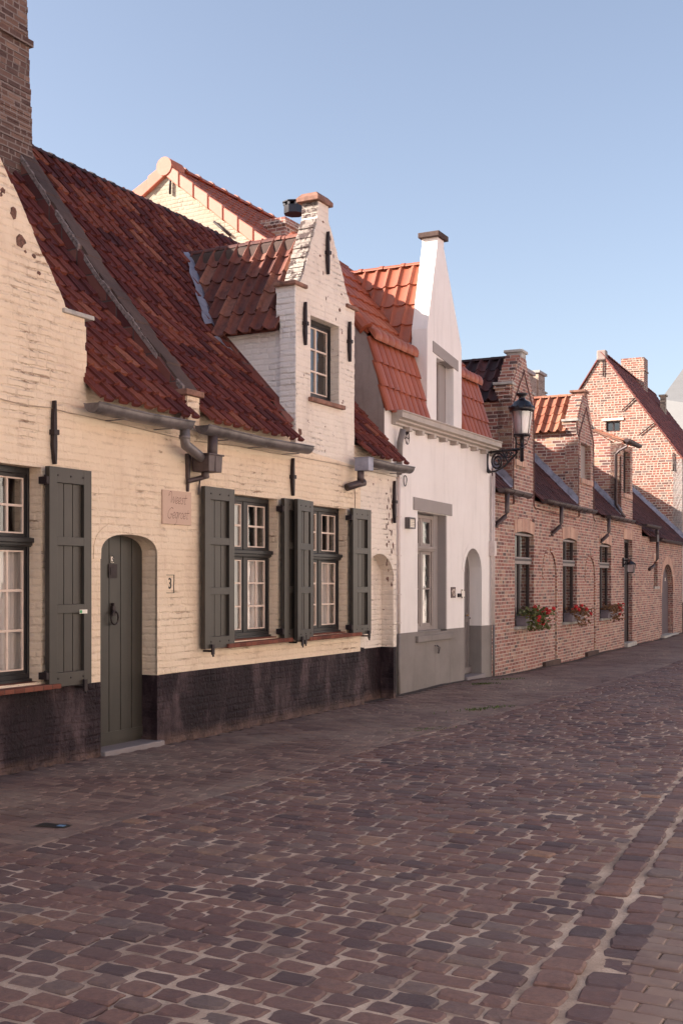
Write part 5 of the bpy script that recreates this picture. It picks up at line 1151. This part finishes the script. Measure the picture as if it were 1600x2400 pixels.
m = MB(); m.gutter(D3[0] - .12, D3[1] + .1, -.16, 5.20, .075, brackets=False); gD = m.build('gutter', M['zinc_brown'], h4)
m = MB(); m.tube([(D3[0] - .02, -.15, 5.13), (D3[0] - .02, -.13, 5.02), (D3[0] - .09, .05, 4.92), (D3[0] - .09, .12, 4.82), (D3[0] - .09, .12, 3.55), (D3[0] - .06, .0, 3.35), (D3[0] - .03, -.10, 3.22)], .04, 10); m.build('downpipe', M['zinc_brown'], gD)
# gutters and short downpipes
for (a, b, z, px_, mt) in ((.02, 1.66, 3.20, .35, 1), (2.72, 6.85, 3.18, 4.0, 0), (8.25, 11.15, 3.16, 8.35, 0)):
    m = MB(); m.gutter(a, b, -.17, z, .075, brackets=False)
    k = int((b - a) / .42)
    for i in range(k + 1):
        x = a + (b - a) * i / k; m.tube([(x, -.17 - .078 * math.cos(math.pi * q / 8), z - .078 * math.sin(math.pi * q / 8)) for q in range(9)], .006, 4)
    gg = m.build('gutter', M['zinc_brown'], h4)
    m = MB(); m.tube([(px_, -.17, z - .06), (px_, -.17, z - .40), (px_ - .03, -.15, z - .47), (px_ - .16, -.04, z - .60), (px_ - .18, -.03, z - .66)], .042, 10); m.build('downpipe', M['zinc_brown'], gg)
m = MB(); m.gutter(12.75, 14.8, -.17, 3.15, .075, brackets=False); gg = m.build('gutter', M['zinc_brown'], h4)
m = MB(); m.tube([(14.55, -.17, 3.1), (14.55, -.17, 2.9)], .05, 10); m.box(14.3, 14.6, -.22, -.02, 2.72, 2.92); m.tube([(14.75, -.15, 2.8), (14.75, -.15, 2.25), (14.45, -.08, 2.02), (14.1, -.04, 1.93)], .045, 10); m.build('downpipe', M['zinc_brown'], gg)
m = MB(); m.gutter(15.0, 20.3, -.17, 2.82, .07, brackets=False); m.build('gutter', M['zinc_brown'], h4)
for pts in ([(1162, 1175), (1200, 1182), (1204, 1180), (1206, 1165)], [(1258, 1192), (1300, 1204), (1345, 1214), (1357, 1210), (1359, 1196)]): cable(h4, C, pts, -.015, .008, 'copper')
m = MB(); m.prism([(0, 3.02), (XR, 2.75), (XR, 2.80), (12, 3.03), (12, 3.07), (0, 3.08)], [], -.03, .005); 
# putlog holes, their inner shade drawn as small dark slabs
m = MB()
for (a, b) in ((1172, 1224), (1248, 1221)): x, z = C.Y(a, b); m.box(x - .05, x + .08, -.006, .0, z - .035, z + .035)
m.build('putlog_patch', M['moss_cement'], h4)

# ================================================================== HOUSE 5 : tall gable at the end of the brick row
h5 = empty('house', C, 20.0, 0, 0, 'tall old red brick house whose end gable faces the camera above the row', 'house')
def rel(o): 
    for v in o.data.vertices: v.co.x -= 20.0
    return o
def b5(m, name, mat, par=None, **k): return rel(m.build(name, mat, par or h5, **k))
apY, apZ = 2.644, 9.30; eR = 5.62; eL = 5.4
def gy(px, py): return C.X(px, py, 20.0)
wy0, wz1 = gy(1419, 988); wy1, wz0 = gy(1452, 1010)
m = MB(); m.prism([(0, -.5), (.0, eR), (apY, apZ)] + [(3.35, 8.15), (5.5, 4.8), (5.5, -.5)], [[(wy1, wz0), (wy0, wz0), (wy0, wz1), (wy1, wz1)]], 20.0, 20.3, 'yz')
b5(m, 'gable_wall', M['gablebrick'])
m = MB(); m.box(20.0, 29.5, 0, .3, .9, eR); m.box(29.2, 29.5, .3, 5.5, -.5, eR); m.box(20.3, 29.2, 5.2, 5.5, -.5, eL); b5(m, 'wall', M['white_render'])
m = MB(); m.box(20.0, 29.5, -.004, .3, -.5, .9); b5(m, 'plinth', M['moss_cement'])
m = MB(); dd = Vector((0, apY, apZ - eR)); tiles(m, (19.93, -.08, eR - .08), (1, 0, 0), (0, apY + .08, apZ - eR + .12), 9.7, math.hypot(apY + .08, apZ - eR + .12), .24, .21, .012, .006, seed=81, nose=.018)
r5_ = b5(m, 'roof', M['tile_g'], clean=False)
m = MB(); m.face([(19.95, -.05, eR - .08), (29.6, -.05, eR - .08), (29.6, apY, apZ), (19.95, apY, apZ)]); m.face([(19.95, apY, apZ), (29.6, apY, apZ), (29.6, 5.6, 4.7), (19.95, 5.6, 4.7)]); b5(m, 'roof_deck', M['tile_g'], r5_, clean=False)
m = MB(); ridge_caps(m, (19.95, apY, apZ + .05), (29.6, apY, apZ + .0), .11, .4); b5(m, 'ridge', M['tile_g'], r5_, clean=False)
m = MB()
for (p, q) in (((-.1, eR - .1), (apY, apZ + .02)), ((apY, apZ + .02), (3.5, 8.0))):
    m.tube([(19.97, p[0], p[1]), (19.97, q[0], q[1])], .03, 8)
m.lathe(0, 0, [(0, 0)], 3) if False else None
b5(m, 'verge', M['tile_g'])
m = MB(); m.box(19.92, 20.2, apY - .16, apY + .16, apZ - .22, apZ + .12); b5(m, 'apex_mortar', M['stucco'], bevel=.04)
m = MB(); m.prism([(wy1 - .03, wz0 - .03), (wy0 + .03, wz0 - .03), (wy0 + .03, wz1 + .03), (wy1 - .03, wz1 + .03)], [[(wy1 + .05, wz0 + .05), ((wy0 + wy1) / 2 - .03, wz0 + .05), ((wy0 + wy1) / 2 - .03, wz1 - .05), (wy1 + .05, wz1 - .05)], [((wy0 + wy1) / 2 + .03, wz0 + .05), (wy0 - .05, wz0 + .05), (wy0 - .05, wz1 - .05), ((wy0 + wy1) / 2 + .03, wz1 - .05)]], 20.08, 20.13, 'yz'); wf = b5(m, 'window', M['darkwood'])
m = MB(); m.face([(20.11, wy0, wz0), (20.11, wy1, wz0), (20.11, wy1, wz1), (20.11, wy0, wz1)]); rel(m.build('pane', M['glass'], wf)); m = MB(); m.box(19.96, 20.05, min(wy0, wy1) - .12, max(wy0, wy1) + .12, wz1 + .02, wz1 + .10); rel(m.build('lintel', M['bar'], wf))
m = MB(); m.box(20.25, 21.0, min(wy0, wy1) - .1, max(wy0, wy1) + .1, wz0 - .1, wz1 + .1); m.f.pop(5); m.uv.pop(5); m.sm.pop(5); m.mi.pop(5); b5(m, 'room', M['room'], clean=False)
for (a, b) in (((1413, 842), (1413, 882)), ((1488, 933), (1457, 962)), ((1532, 992), (1498, 1019)), ((1576, 1061), (1577, 1104))):
    m = MB(); p = gy(*a); q = gy(*b); m.tube([(19.96, p[0], p[1]), (19.96, q[0], q[1])], .019, 6); b5(m, 'wall_anchor', M['iron'])
flash(r5, 20.0, 2.4, ya=-.1, zf=lambda y: 2.92 + .976 * (y + .10), w=.2)
# chimney on the ridge
p0 = C.Y(1455, 870, apY + .3); p1 = C.Y(1512, 890, apY - .4); cx0, ct = C.Y(1455, 841, apY - .45)
m = MB(); xx0 = C.Y(1513, 860, apY - .45)[0]; mat_h = ct
yA, zA = C.X(1454, 841, xx0 - .0); yB, zB = C.X(1508, 838, xx0)
m.box(xx0, xx0 + .75, yB, yA, apZ - 1.6, zA); m.box(xx0 - .03, xx0 + .78, yB - .03, yA + .03, zA - .52, zA - .47)
b5(m, 'chimney', M['oldstone'] if False else M['gablebrick'])

# ================================================================== HOUSE 6 : house behind the cream roofs
X6 = 2.04; a6Y, a6Z = 5.2, 8.75
h6 = empty('house', A, X6, 0, 0, 'lime-washed brick gable with salmon verge tiles rising behind the cream houses', 'house')
def r6(o):
    for v in o.data.vertices: v.co.x -= X6
    return o
def ay(px, py): return A.X(px, py, X6)
yr, zr = ay(630, 568); yl, zl = ay(321, 453); s6 = (a6Z - zr) / (a6Y - yr); s6l = (a6Z - zl) / (yl - a6Y)
fy = a6Y - 2.3; by = a6Y + 3.0
m = MB(); m.prism([(fy, -.3), (fy, a6Z - s6 * 2.3 - .2), (a6Y, a6Z - .2), (by, a6Z - s6l * 3.0 - .2), (by, -.3)], [], X6, X6 + .3, 'yz'); m.box(X6 + .3, X6 + 4.8, fy, fy + .3, -.3, a6Z - s6 * 2.3 - .3); m.box(X6 + .3, X6 + 4.8, by - .3, by, -.3, a6Z - s6l * 3.0 - .3); m.box(X6 + 4.5, X6 + 4.8, fy + .3, by - .3, -.3, a6Z - s6 * 2.3 - .3)
r6(m.build('gable_wall', M['rearbrick'], h6))
m = MB(); tiles(m, (X6 + .0, fy - .1, a6Z - s6 * 2.4), (1, 0, 0), (0, 2.4, s6 * 2.4), 4.9, math.hypot(2.4, s6 * 2.4), .21, .30, .02, .002, seed=91, nose=.02); ro = r6(m.build('roof', M['tile_new'], h6, clean=False))
m = MB(); m.face([(X6, fy - .1, a6Z - s6 * 2.4 - .02), (X6 + 4.9, fy - .1, a6Z - s6 * 2.4 - .02), (X6 + 4.9, a6Y, a6Z - .02), (X6, a6Y, a6Z - .02)]); m.face([(X6, a6Y, a6Z - .02), (X6 + 4.9, a6Y, a6Z - .02), (X6 + 4.9, by + .1, a6Z - s6l * 3.1 - .02), (X6, by + .1, a6Z - s6l * 3.1 - .02)]); r6(m.build('roof_deck', M['tile_new'], ro, clean=False))
m = MB(); ridge_caps(m, (X6 - .02, a6Y, a6Z + .02), (X6 + 4.9, a6Y, a6Z + .02), .12, .40, .02); r6(m.build('ridge', M['tile_new'], ro, clean=False))
m = MB(); seg = .36                                                             # flanged verge tiles overlapping down both slopes
for (sg, sl) in ((-1, s6), (1, s6l)):
    w6 = 2.4 if sg < 0 else 3.1; L = w6 * math.hypot(1, sl); n = int(L / seg); dy = sg * w6 / n; dz = -sl * w6 / n
    for i in range(n):
        y0_, z0_ = a6Y + dy * i, a6Z + dz * i; y1_, z1_ = y0_ + dy * 1.02, z0_ + dz * 1.02; w0, w1 = -.02, .0
        for (xa, xb) in ((X6 - .06, X6 + .16),):
            c = [(xa - .012 * 0, y0_, z0_ - .19), (xb, y0_, z0_ - .19), (xb, y1_, z1_ - .19 - .02), (xa - .02, y1_, z1_ - .21), (xa, y0_, z0_ + .03), (xb, y0_, z0_ + .03), (xb, y1_, z1_ + .055), (xa - .02, y1_, z1_ + .055)]
            for q in ((0, 3, 2, 1), (4, 5, 6, 7), (0, 1, 5, 4), (1, 2, 6, 5), (2, 3, 7, 6), (3, 0, 4, 7)): m.face([c[k] for k in q], [(i + sg * 40 + .5, 3.5)] * 4)
r6(m.build('verge_tile', M['tile_pale'], h6, bevel=.015))
m = MB(); K = 16; m.face([(X6 - .085, a6Y + .16 * math.cos(2 * math.pi * k / K), a6Z - .04 + .16 * math.sin(2 * math.pi * k / K)) for k in range(K)], [(.5, .5)] * K)
for k in range(K):
    a, b = 2 * math.pi * k / K, 2 * math.pi * (k + 1) / K; m.face([(X6 - .085, a6Y + .16 * math.cos(a), a6Z - .04 + .16 * math.sin(a)), (X6 - .085, a6Y + .16 * math.cos(b), a6Z - .04 + .16 * math.sin(b)), (X6 + .3, a6Y + .16 * math.cos(b), a6Z - .04 + .16 * math.sin(b)), (X6 + .3, a6Y + .16 * math.cos(a), a6Z - .04 + .16 * math.sin(a))], [(.5, .5)] * 4, True)
r6(m.build('end_cap', M['tile_pale'], h6))
m = MB(); p = ay(403, 405); q = ay(402, 456); m.tube([(X6 - .04, p[0], p[1]), (X6 - .04, q[0], q[1])], .022, 6); p = ay(505, 521); q = ay(543, 554); m.tube([(X6 - .04, p[0], p[1]), (X6 - .04, q[0], q[1])], .022, 6); r6(m.build('wall_anchor', M['iron'], h6))
# stack with cowl, behind the dormer
cy6 = 3.6; cxa, cza = A.Y(668, 507, cy6); cxb, czb = A.Y(714, 500, cy6 - .0)
m = MB(); m.box(cxa, cxb + .25, cy6, cy6 + .6, 6.2, cza); m.box(cxa - .03, cxb + .28, cy6 - .03, cy6 + .63, cza - .14, cza - .08); st = r6(m.build('chimney', M['redbrick'], h6))
m = MB(); ccx, ccz = A.Y(689, 500, cy6 + .3); _, ct_ = A.Y(689, 475, cy6 + .3); ccy = cy6 + .3; R_ = .19
m.prism([(ccx + R_ * math.cos(k * math.pi / 4), ccy + R_ * math.sin(k * math.pi / 4)) for k in range(8)], [], ccz - .02, ccz + .12, 'xy')
for k in range(8): a = k * math.pi / 4; m.box(ccx + R_ * .9 * math.cos(a) - .025, ccx + R_ * .9 * math.cos(a) + .025, ccy + R_ * .9 * math.sin(a) - .025, ccy + R_ * .9 * math.sin(a) + .025, ccz + .12, ct_ - .02)
m.prism([(ccx + R_ * .6 * math.cos(k * math.pi / 4), ccy + R_ * .6 * math.sin(k * math.pi / 4)) for k in range(8)], [], ccz + .12, ct_ - .08, 'xy')
m.lathe(ccx, ccy, [(0, ct_ - .02), (R_ * 1.15, ct_ - .02), (R_ * 1.15, ct_), (.03, ct_ + .05), (0, ct_ + .05)], 8, smooth=False); r6(m.build('chimney_cowl', M['lampblack'], st))

# ================================================================== HOUSE 7 : stepped stacks behind the first brick dormer
Y9 = 7.0
x9, z9 = C.Y(1231, 935, Y9); h7 = empty('house', C, x9, Y9, 0, 'brick house behind the first dormer, only its weathered chimney stack and dark roof edge showing', 'house')
def c9(px, py): x, z = C.Y(px, py, 0 + Y9); return x - x9, z
def bx9(m, pa, pb, y0, y1, zlow=None):
    a = c9(*pa); b = c9(*pb); m.box(a[0], b[0], y0, y1, b[1] if zlow is None else zlow, a[1])
m = MB(); bx9(m, (1232, 874), (1258, 960), 0, 1.0, 4.0); bx9(m, (1258, 876), (1273, 960), -.05, .9, 4.0); bx9(m, (1223, 845), (1231, 960), .5, 1.0, 4.0); s7 = m.build('chimney', M['oldstone'], h7)
m = MB(); bx9(m, (1229, 869), (1252, 874), -.05, 1.05); bx9(m, (1257, 873), (1275, 878), -.12, .95); bx9(m, (1221, 842), (1233, 845), .45, 1.05); m.build('cap_slab', M['bluestone'], s7)
m = MB(); a = c9(1276, 908); b = c9(1316, 929); m.prism([(a[0] - .6, a[1] - .1), (a[0], a[1]), (b[0] + .5, b[1] - .12), (b[0] + .5, 3.0), (a[0] - .6, 3.0)], [], .4, 3.0); m.build('roof', M['tile_dark'], h7)
m = MB(); bx9(m, (1276, 920), (1283, 960), .1, .5, 4.5); bx9(m, (1274, 917), (1285, 920), .05, .55); m.build('pinnacle', M['oldstone'], h7)

# ================================================================== HOUSE 8 : big pale grey roof at the far right
h8 = empty('house', C, 40, 2, 0, 'distant house with a large pale grey roof at the right edge', 'house')
def P8(px, py, x): y, z = C.X(px, py, x); return (x - 40, y - 2, z)
e0 = P8(1546, 942, 40); e1 = P8(1600, 903, 46); 
lowz = e0[2] - 4.0
yL = e0[1]; 
m = MB(); zT = e1[2]
q0 = P8(1548, 935, 40); q1 = P8(1604, 900, 47)
m.hexa([(q0[0] - 3.5, q0[1], 0), (12, q0[1], 0), (12, q0[1] - 14, 0), (q0[0] - 3.5, q0[1] - 14, 0), (q0[0] - 3.5, q0[1] + 0, q0[2] - 3.6), (12, q0[1], q0[2] - 3.6), (12, q0[1] - 14, q0[2] - 3.6), (q0[0] - 3.5, q0[1] - 14, q0[2] - 3.6)])
m.build('wall', M['slate'], h8)
m = MB(); sl = (q0[0], q0[1], q0[2]); top_ = (q0[0] + 7, q1[1], q1[2] + 1.0)
bl = (q0[0] - 3.6, q0[1] + (q0[1] - q1[1]) * .5, q0[2] - 3.7)
m.prism([(0, 0), (.2, 0), (.2, .2)], [], 0, .01) if False else None
m.face([bl, (bl[0], bl[1] - 14, bl[2]), (top_[0], top_[1] - 14, top_[2]), top_, sl]); m.face([top_, (top_[0], top_[1] - 14, top_[2]), (14, q0[1] - 14, bl[2]), (14, q0[1], bl[2])]); m.face([bl, sl, top_, (14, q0[1], bl[2])])
m.build('roof', M['slate'], h8)
a_ = C.X(1553, 932, 27.0); m = MB(); m.box(27 - 20 - .12, 27 - 20 + .12, a_[0] - .10, a_[0] + .10, a_[1] - .8, a_[1] + .04); m.box(27 - 20 - .17, 27 - 20 + .17, a_[0] - .15, a_[0] + .15, a_[1] + .04, a_[1] + .10); m.build('chimney', M['oldstone'], h5)

# ================================================================== opposite row (behind the camera's right shoulder: seen in the panes, walls made white and tall to bounce light into the shade)
OPY = -10.4
for i, (x0, x1, z, mt, rt, lab) in enumerate(((-26, -15, 5.0, 'opp_white', 'tile_old', 'pale house with red tiled roof opposite the chimney end of the street'), (-15, -7, 5.0, 'opp_white', 'tile_terra', 'whitened house with terracotta roof opposite the green arched door'), (-7, 3, 5.2, 'opp_white', 'tile_new', 'white house with orange roof opposite the white dormer'), (3, 13, 5.0, 'opp_white', 'tile_old', 'white house with dark red roof opposite the brick row'), (13, 30, 5.0, 'opp_white', 'tile_terra', 'white house with terracotta roof at the far end of the opposite side'))):
    ho = empty('house', A, x0, OPY, 0, lab, 'house', 'houses on the opposite side of the street')
    W_ = x1 - x0; bend = 0
    wins = [rect(1.0 + k * 2.6, 2.0 + k * 2.6, 1.0, 2.5) for k in range(int((W_ - 1.5) / 2.6))]
    m = MB(); m.prism([(0, -.3), (W_, -.3), (W_, z), (0, z)], wins, -.3, 0); m.box(0, W_, -6, -5.7, -.3, z); m.box(0, .3, -5.7, -.3, -.3, z); m.box(W_ - .3, W_, -5.7, -.3, -.3, z); m.build('wall', M[mt], ho)
    for k, wq in enumerate(wins):
        m = MB(); m.prism(wq, [rect(wq[0][0] + .06, (wq[0][0] + wq[1][0]) / 2 - .03, 1.06, 2.44), rect((wq[0][0] + wq[1][0]) / 2 + .03, wq[1][0] - .06, 1.06, 2.44)], -.2, -.14); f_ = m.build('window', M['bar'], ho); m = MB(); m.box(wq[0][0], wq[1][0], -.24, -.205, 1.0, 2.5); m.build('pane', M['black'], f_)
    m = MB(); m.prism([(.1, z), (-2.9, z + 3.3), (-6.1, z - .2), (-6.0, z - .3), (-2.9, z + 3.1), (.05, z - .12)], [], -.05, W_ + .05 - .1, 'yz'); m.build('roof', M[rt], ho)

# ================================================================== street lamp on a wrought-iron bracket
lxb, lzb = B.Y(1136, 1057); 
sy = -.70; lxs, _ = B.Y(1222, 1050, sy); ls_z1 = B.Y(1222, 1082, sy)[1]; ls_z0 = B.Y(1222, 1023, sy)[1]
lamp_x = lxb + .0
L0 = (4.20, 0, 0)
def LZ(py): return B.Y(1222, py, sy)[1]
sx_ = B.Y(1222, 1050, sy)[0]
xb = 4.15
zA = LZ(1052)
m = MB()
m.tube([(xb, -.0, zA + .0), (xb + (sx_ - xb) * .5, sy * .5, zA), (sx_, sy, zA)], .022, 8)
def LP(t, dz): return (xb + (sx_ - xb) * t, sy * t, zA + dz)
def scroll(cx_, cz_, r0, r1, a0, turns, rr=.013):
    n = int(turns * 16); m.tube([LP(cx_ + (r0 + (r1 - r0) * i / n) * math.cos(a0 + 2 * math.pi * i / 16) / .78, cz_ + (r0 + (r1 - r0) * i / n) * math.sin(a0 + 2 * math.pi * i / 16)) for i in range(n + 1)], rr, 6)
H_ = (LZ(1052) - LZ(1100))
scroll(.30, -H_ * .50, .155, .03, 0, 2.2, .017)
scroll(.62, -H_ * .22, .07, .02, 1, 1.5, .012)
m.tube([LP(0.02, .02), LP(.015, -H_ * .25), LP(.0, -H_ * .5), LP(.03, -H_ * .85), LP(.12, -H_ * 1.02)], .020, 8)
m.tube([LP(.02, -H_ * .98), LP(.25, -H_ * .98), LP(.5, -H_ * .78), LP(.80, -H_ * .28), LP(.88, -H_ * .12), LP(.80, -H_ * .06)], .018, 8)
m.tube([LP(.45, -.0), LP(.52, -H_ * .3), LP(.60, -H_ * .55)], .014, 6); scroll(.74, -H_ * .20, .04, .01, 2, 1.2, .010)
m.box(xb - .02, xb + .02, -.02, 0, zA - H_ * 1.0, zA + .05)
for (t, dz, r) in ((.12, 0, .03), (.45, 0, .03), (.75, 0, .028), (.05, -H_ * .98, .03)): c = LP(t, dz); m.lathe(c[0], c[1], [(0, c[2] - r), (r * .8, c[2] - r * .6), (r, c[2]), (r * .8, c[2] + r * .6), (0, c[2] + r)], 8)
lamp = top(m, 'street_lamp', M['lampblack'], B, (xb, 0, zA - H_ * 1.1), 'black street lamp with tapered glass lantern on a scrolled bracket at the white house corner', 'street lamp')
bz = zA - H_ * 1.1
class Sub(MB):
    pass
def lpart(mb, name, mat): return mb.build(name, mat, lamp, off=(xb, 0, bz))
cx_, cy_ = sx_, sy
m = MB(); m.lathe(cx_, cy_, [(0, LZ(1083)), (.03, LZ(1081)), (.03, zA + .0), (.045, zA + .005), (.045, zA + .03), (.028, zA + .04), (.028, LZ(1024)), (.12, LZ(1022)), (.15, LZ(1019)), (0.0, LZ(1018))], 16)
for k in range(4):
    a = k * math.pi / 2 + .6; m.tube([(cx_ + .03 * math.cos(a), cy_ + .03 * math.sin(a), zA + .06), (cx_ + .08 * math.cos(a), cy_ + .08 * math.sin(a), zA + .08), (cx_ + .11 * math.cos(a), cy_ + .11 * math.sin(a), zA + .17), (cx_ + .135 * math.cos(a), cy_ + .135 * math.sin(a), LZ(1021))], .010, 6)
lpart(m, 'lamp_stem', M['lampblack'])
px_m = 1 / 2700 * B.W(cx_, cy_)[1]                                             # metres per source pixel at the lamp
rt_, rb_ = 24.5 * px_m, 17.5 * px_m
m = MB(); m.lathe(cx_, cy_, [(rb_, LZ(1018)), (rt_, LZ(966))], 24); lpart(m, 'lantern_glass', M['lampglass'])
m = MB()
for k in range(6): a = k * math.pi / 3 + .25; m.tube([(cx_ + rb_ * math.cos(a), cy_ + rb_ * math.sin(a), LZ(1019)), (cx_ + rt_ * math.cos(a), cy_ + rt_ * math.sin(a), LZ(965))], .007, 5)
for (r, z) in ((rt_, LZ(965)), (rb_ + .01, LZ(1018))): m.tube([(cx_ + r * math.cos(k * math.pi / 12), cy_ + r * math.sin(k * math.pi / 12), z) for k in range(25)], .009, 6, caps=False)
lpart(m, 'lantern_frame', M['zinc'])
m = MB(); m.lathe(cx_, cy_, [(0, LZ(1014)), (.085, LZ(1014)), (.11, LZ(975)), (.04, LZ(970)), (0, LZ(968))], 14); lpart(m, 'bulb', M['frost'])
p_ = px_m
m = MB(); m.lathe(cx_, cy_, [(rt_ * .95, LZ(966)), (29 * p_, LZ(965)), (30 * p_, LZ(955)), (28 * p_, LZ(953)), (22 * p_, LZ(948)), (20 * p_, LZ(943)), (12 * p_, LZ(939)), (8 * p_, LZ(936)), (7 * p_, LZ(930)), (13 * p_, LZ(926)), (14 * p_, LZ(922)), (0, LZ(921))], 24)
for k in range(12): a = k * math.pi / 6; m.tube([(cx_ + 29.5 * p_ * math.cos(a), cy_ + 29.5 * p_ * math.sin(a), LZ(958)), (cx_ + 31 * p_ * math.cos(a), cy_ + 31 * p_ * math.sin(a), LZ(950))], [.012, .005], 5)
lpart(m, 'lamp_hood', M['lampblack'])

# lantern by the far door
x_, z_ = C.Y(1457, 1316); m = MB(); wx = x_ + .05; bz = z_
m.box(wx - .05, wx + .05, -.04, 0, bz - .14, bz + .10); m.tube([(wx, -.03, bz + .03), (wx, -.20, bz + .04), (wx, -.21, bz + .0)], .018, 6); m.tube([(wx, -.03, bz - .1), (wx, -.12, bz + .03)], .014, 6)
ln = top(m, 'wall_lantern', M['lampblack'], C, (wx, 0, bz - .3), 'small dark hanging lantern on an iron arm beside the brown door of the brick house', 'lantern')
m = MB(); o_ = (wx, 0, bz - .3); zc = bz - .12
for (a, b) in ((-.09, -.09), (.09, -.09), (.09, .09), (-.09, .09)): m.tube([(wx + a * .8, -.21 + b * .8, zc - .16), (wx + a, -.21 + b, zc + .04)], .010, 5)
m.prism([(wx - .08, -.29), (wx + .08, -.29), (wx + .08, -.13), (wx - .08, -.13)], [], zc - .175, zc - .155, 'xy'); m.lathe(wx, -.21, [(.15, zc + .04), (.06, zc + .11), (.03, zc + .13), (0, zc + .14)], 4, smooth=False)
m.build('lantern_cage', M['lampblack'], ln, off=o_); m = MB(); m.box(wx - .07, wx + .07, -.28, -.14, zc - .15, zc + .04); m.build('lantern_glass', M['lampglass'], ln, off=o_)
# second small fixture left alone: flower boxes
def flower_box(fr, x0, x1, z, seed, dens, leafm, spread, lab, drop):
    rg = random.Random(seed); m = MB(); y0, y1 = -.20, -.0
    m.hexa([(x0 + .02, y0 + .02, z), (x1 - .02, y0 + .02, z), (x1 - .02, y1, z), (x0 + .02, y1, z), (x0, y0, z + .17), (x1, y0, z + .17), (x1, y1, z + .17), (x0, y1, z + .17)]); m.box(x0 - .012, x1 + .012, y0 - .012, y1, z + .17, z + .185)
    bo = top(m, 'flower_box', M['planter'], fr, ((x0 + x1) / 2, 0, z), lab, 'flower box', 'flower boxes on the brick house sills', bevel=.006)
    base = ((x0 + x1) / 2, 0, z); xm = (x0 + x1) / 2
    f = MB(); st = MB(); b = MB(); L = x1 - x0
    def leaf(c, s, rgx):
        u = Vector((rgx.gauss(0, 1), rgx.gauss(0, 1), rgx.gauss(0, .7))).normalized(); v = u.cross(Vector((rgx.gauss(0, 1), rgx.gauss(0, 1), rgx.gauss(0, 1)))).normalized()
        c = Vector(c); k = 6; pts = [c + (u * math.cos(2 * math.pi * q / k) + v * math.sin(2 * math.pi * q / k) * .85) * s * (1 if q % 2 else .82) for q in range(k)]
        f.face(pts)
    for i in range(dens):
        t = rg.random(); x = x0 + L * t + rg.gauss(0, .05) + (rg.random() ** 2) * spread * (rg.random() < .55); ht = abs(rg.gauss(0, .075)) - .02; dr = rg.random()
        if dr < .35 * drop: c = (x, y0 - rg.uniform(.0, .10), z + .15 - rg.random() * .24)
        else: c = (x, rg.uniform(-.30, -.02), z + .17 + ht)
        leaf(c, rg.uniform(.018, .042), rg)
        if i % 9 == 0: f.tube([(x, -.1, z + .16), (c[0], c[1], c[2])], .004, 4, mi=1)
    for i in range(int(dens / (24 if drop > .6 else 38))):
        x = x0 + L * rg.uniform(.15, 1.0) + spread * rg.uniform(.2, 1.0) * (rg.random() < .5); c = Vector((x, rg.uniform(-.36, -.1), z + .17 + rg.uniform(-.22 * drop, .17)))
        f.tube([(x - .05, -.1, z + .16), c], .004, 4, mi=1)
        for q in range(16):
            d = Vector((rg.gauss(0, 1), rg.gauss(0, 1), rg.gauss(0, .8))).normalized() * .036; u = d.cross(Vector((rg.random(), rg.random(), 1))).normalized(); v = u.cross(d).normalized(); s = .022
            b.face([c + d + u * s, c + d + v * s, c + d - u * s, c + d - v * s])
    f.build('foliage', [M[leafm], M['leaf2']], bo, off=base, clean=False); b.build('blossom', M['petal'], bo, off=base, clean=False)
flower_box(C, 1.42, 2.5, .775, 1, 520, 'leaf', .95, 'lush green flower box with many red geraniums, first from the white house', 1.0)
flower_box(C, 4.82, 5.85, .745, 2, 300, 'leaf2', .8, 'flower box with reddish dried leaves and bluish planter under the middle ground-floor window', .5)
flower_box(C, 8.2, 9.25, .725, 3, 300, 'leaf2', .9, 'flower box with reddish leaves beside the brown door, farthest from the camera', .5)

# ================================================================== ground details
def px_ground(px, py):
    Y = 4320 / (py - 1362); return (px - 800) / 2700 * Y, Y
def tuft(px, py, n, s, seed, lab, w=.3):
    X, Y = px_ground(px, py); rg = random.Random(seed); m = MB(); g0 = gz(X, Y) + .01
    for i in range(n):
        a = rg.gauss(0, w); b = rg.gauss(0, .05); h = rg.uniform(.3, 1) * s; th = rg.uniform(0, 6.28); lx_, ly_ = math.cos(th) * h * .9, math.sin(th) * h * .9; w_ = .006
        p = Vector((a, b, 0)); q = Vector((-math.sin(th), math.cos(th), 0)) * w_; mid = p + Vector((lx_ * .4, ly_ * .4, h * .7)); tip = p + Vector((lx_, ly_, h * .75))
        m.face([p - q, p + q, mid + q * .7, mid - q * .7]); m.face([mid - q * .7, mid + q * .7, tip])
    o = m.build('weed_tuft', M['grass'], None, clean=False); o.location = (X, Y, g0); o.rotation_euler = (0, 0, A.rot - .4); tag(o, lab, 'weeds', 'weed tufts growing in the paving joints')
tuft(985, 1716, 260, .035, 1, 'low green weeds at the pavement edge, nearest of the tufts', .2)
tuft(1140, 1663, 170, .04, 2, 'small weed patch at the pavement edge below the white house', .25)
tuft(1125, 1607, 220, .055, 3, 'green weeds growing at the foot of the grey door step', .16)
tuft(1180, 1593, 160, .04, 4, 'thin weeds along the foot of the brick wall by the wall pipe', .2)
X, Y = px_ground(127, 1940); m = MB(); m.box(-.11, .11, -.05, .05, 0, .003); dc = m.build('drain_cover', M['black'], None); dc.location = (X, Y, .014); dc.rotation_euler = (0, 0, A.rot - R(90) + R(10)); tag(dc, 'small dark rectangular valve cover with a blue inset, set in the brick pavement', 'drain cover')
m = MB(); m.box(.03, .08, -.02, .02, .003, .005); m.build('blue_inset', M['bluemark'], dc)
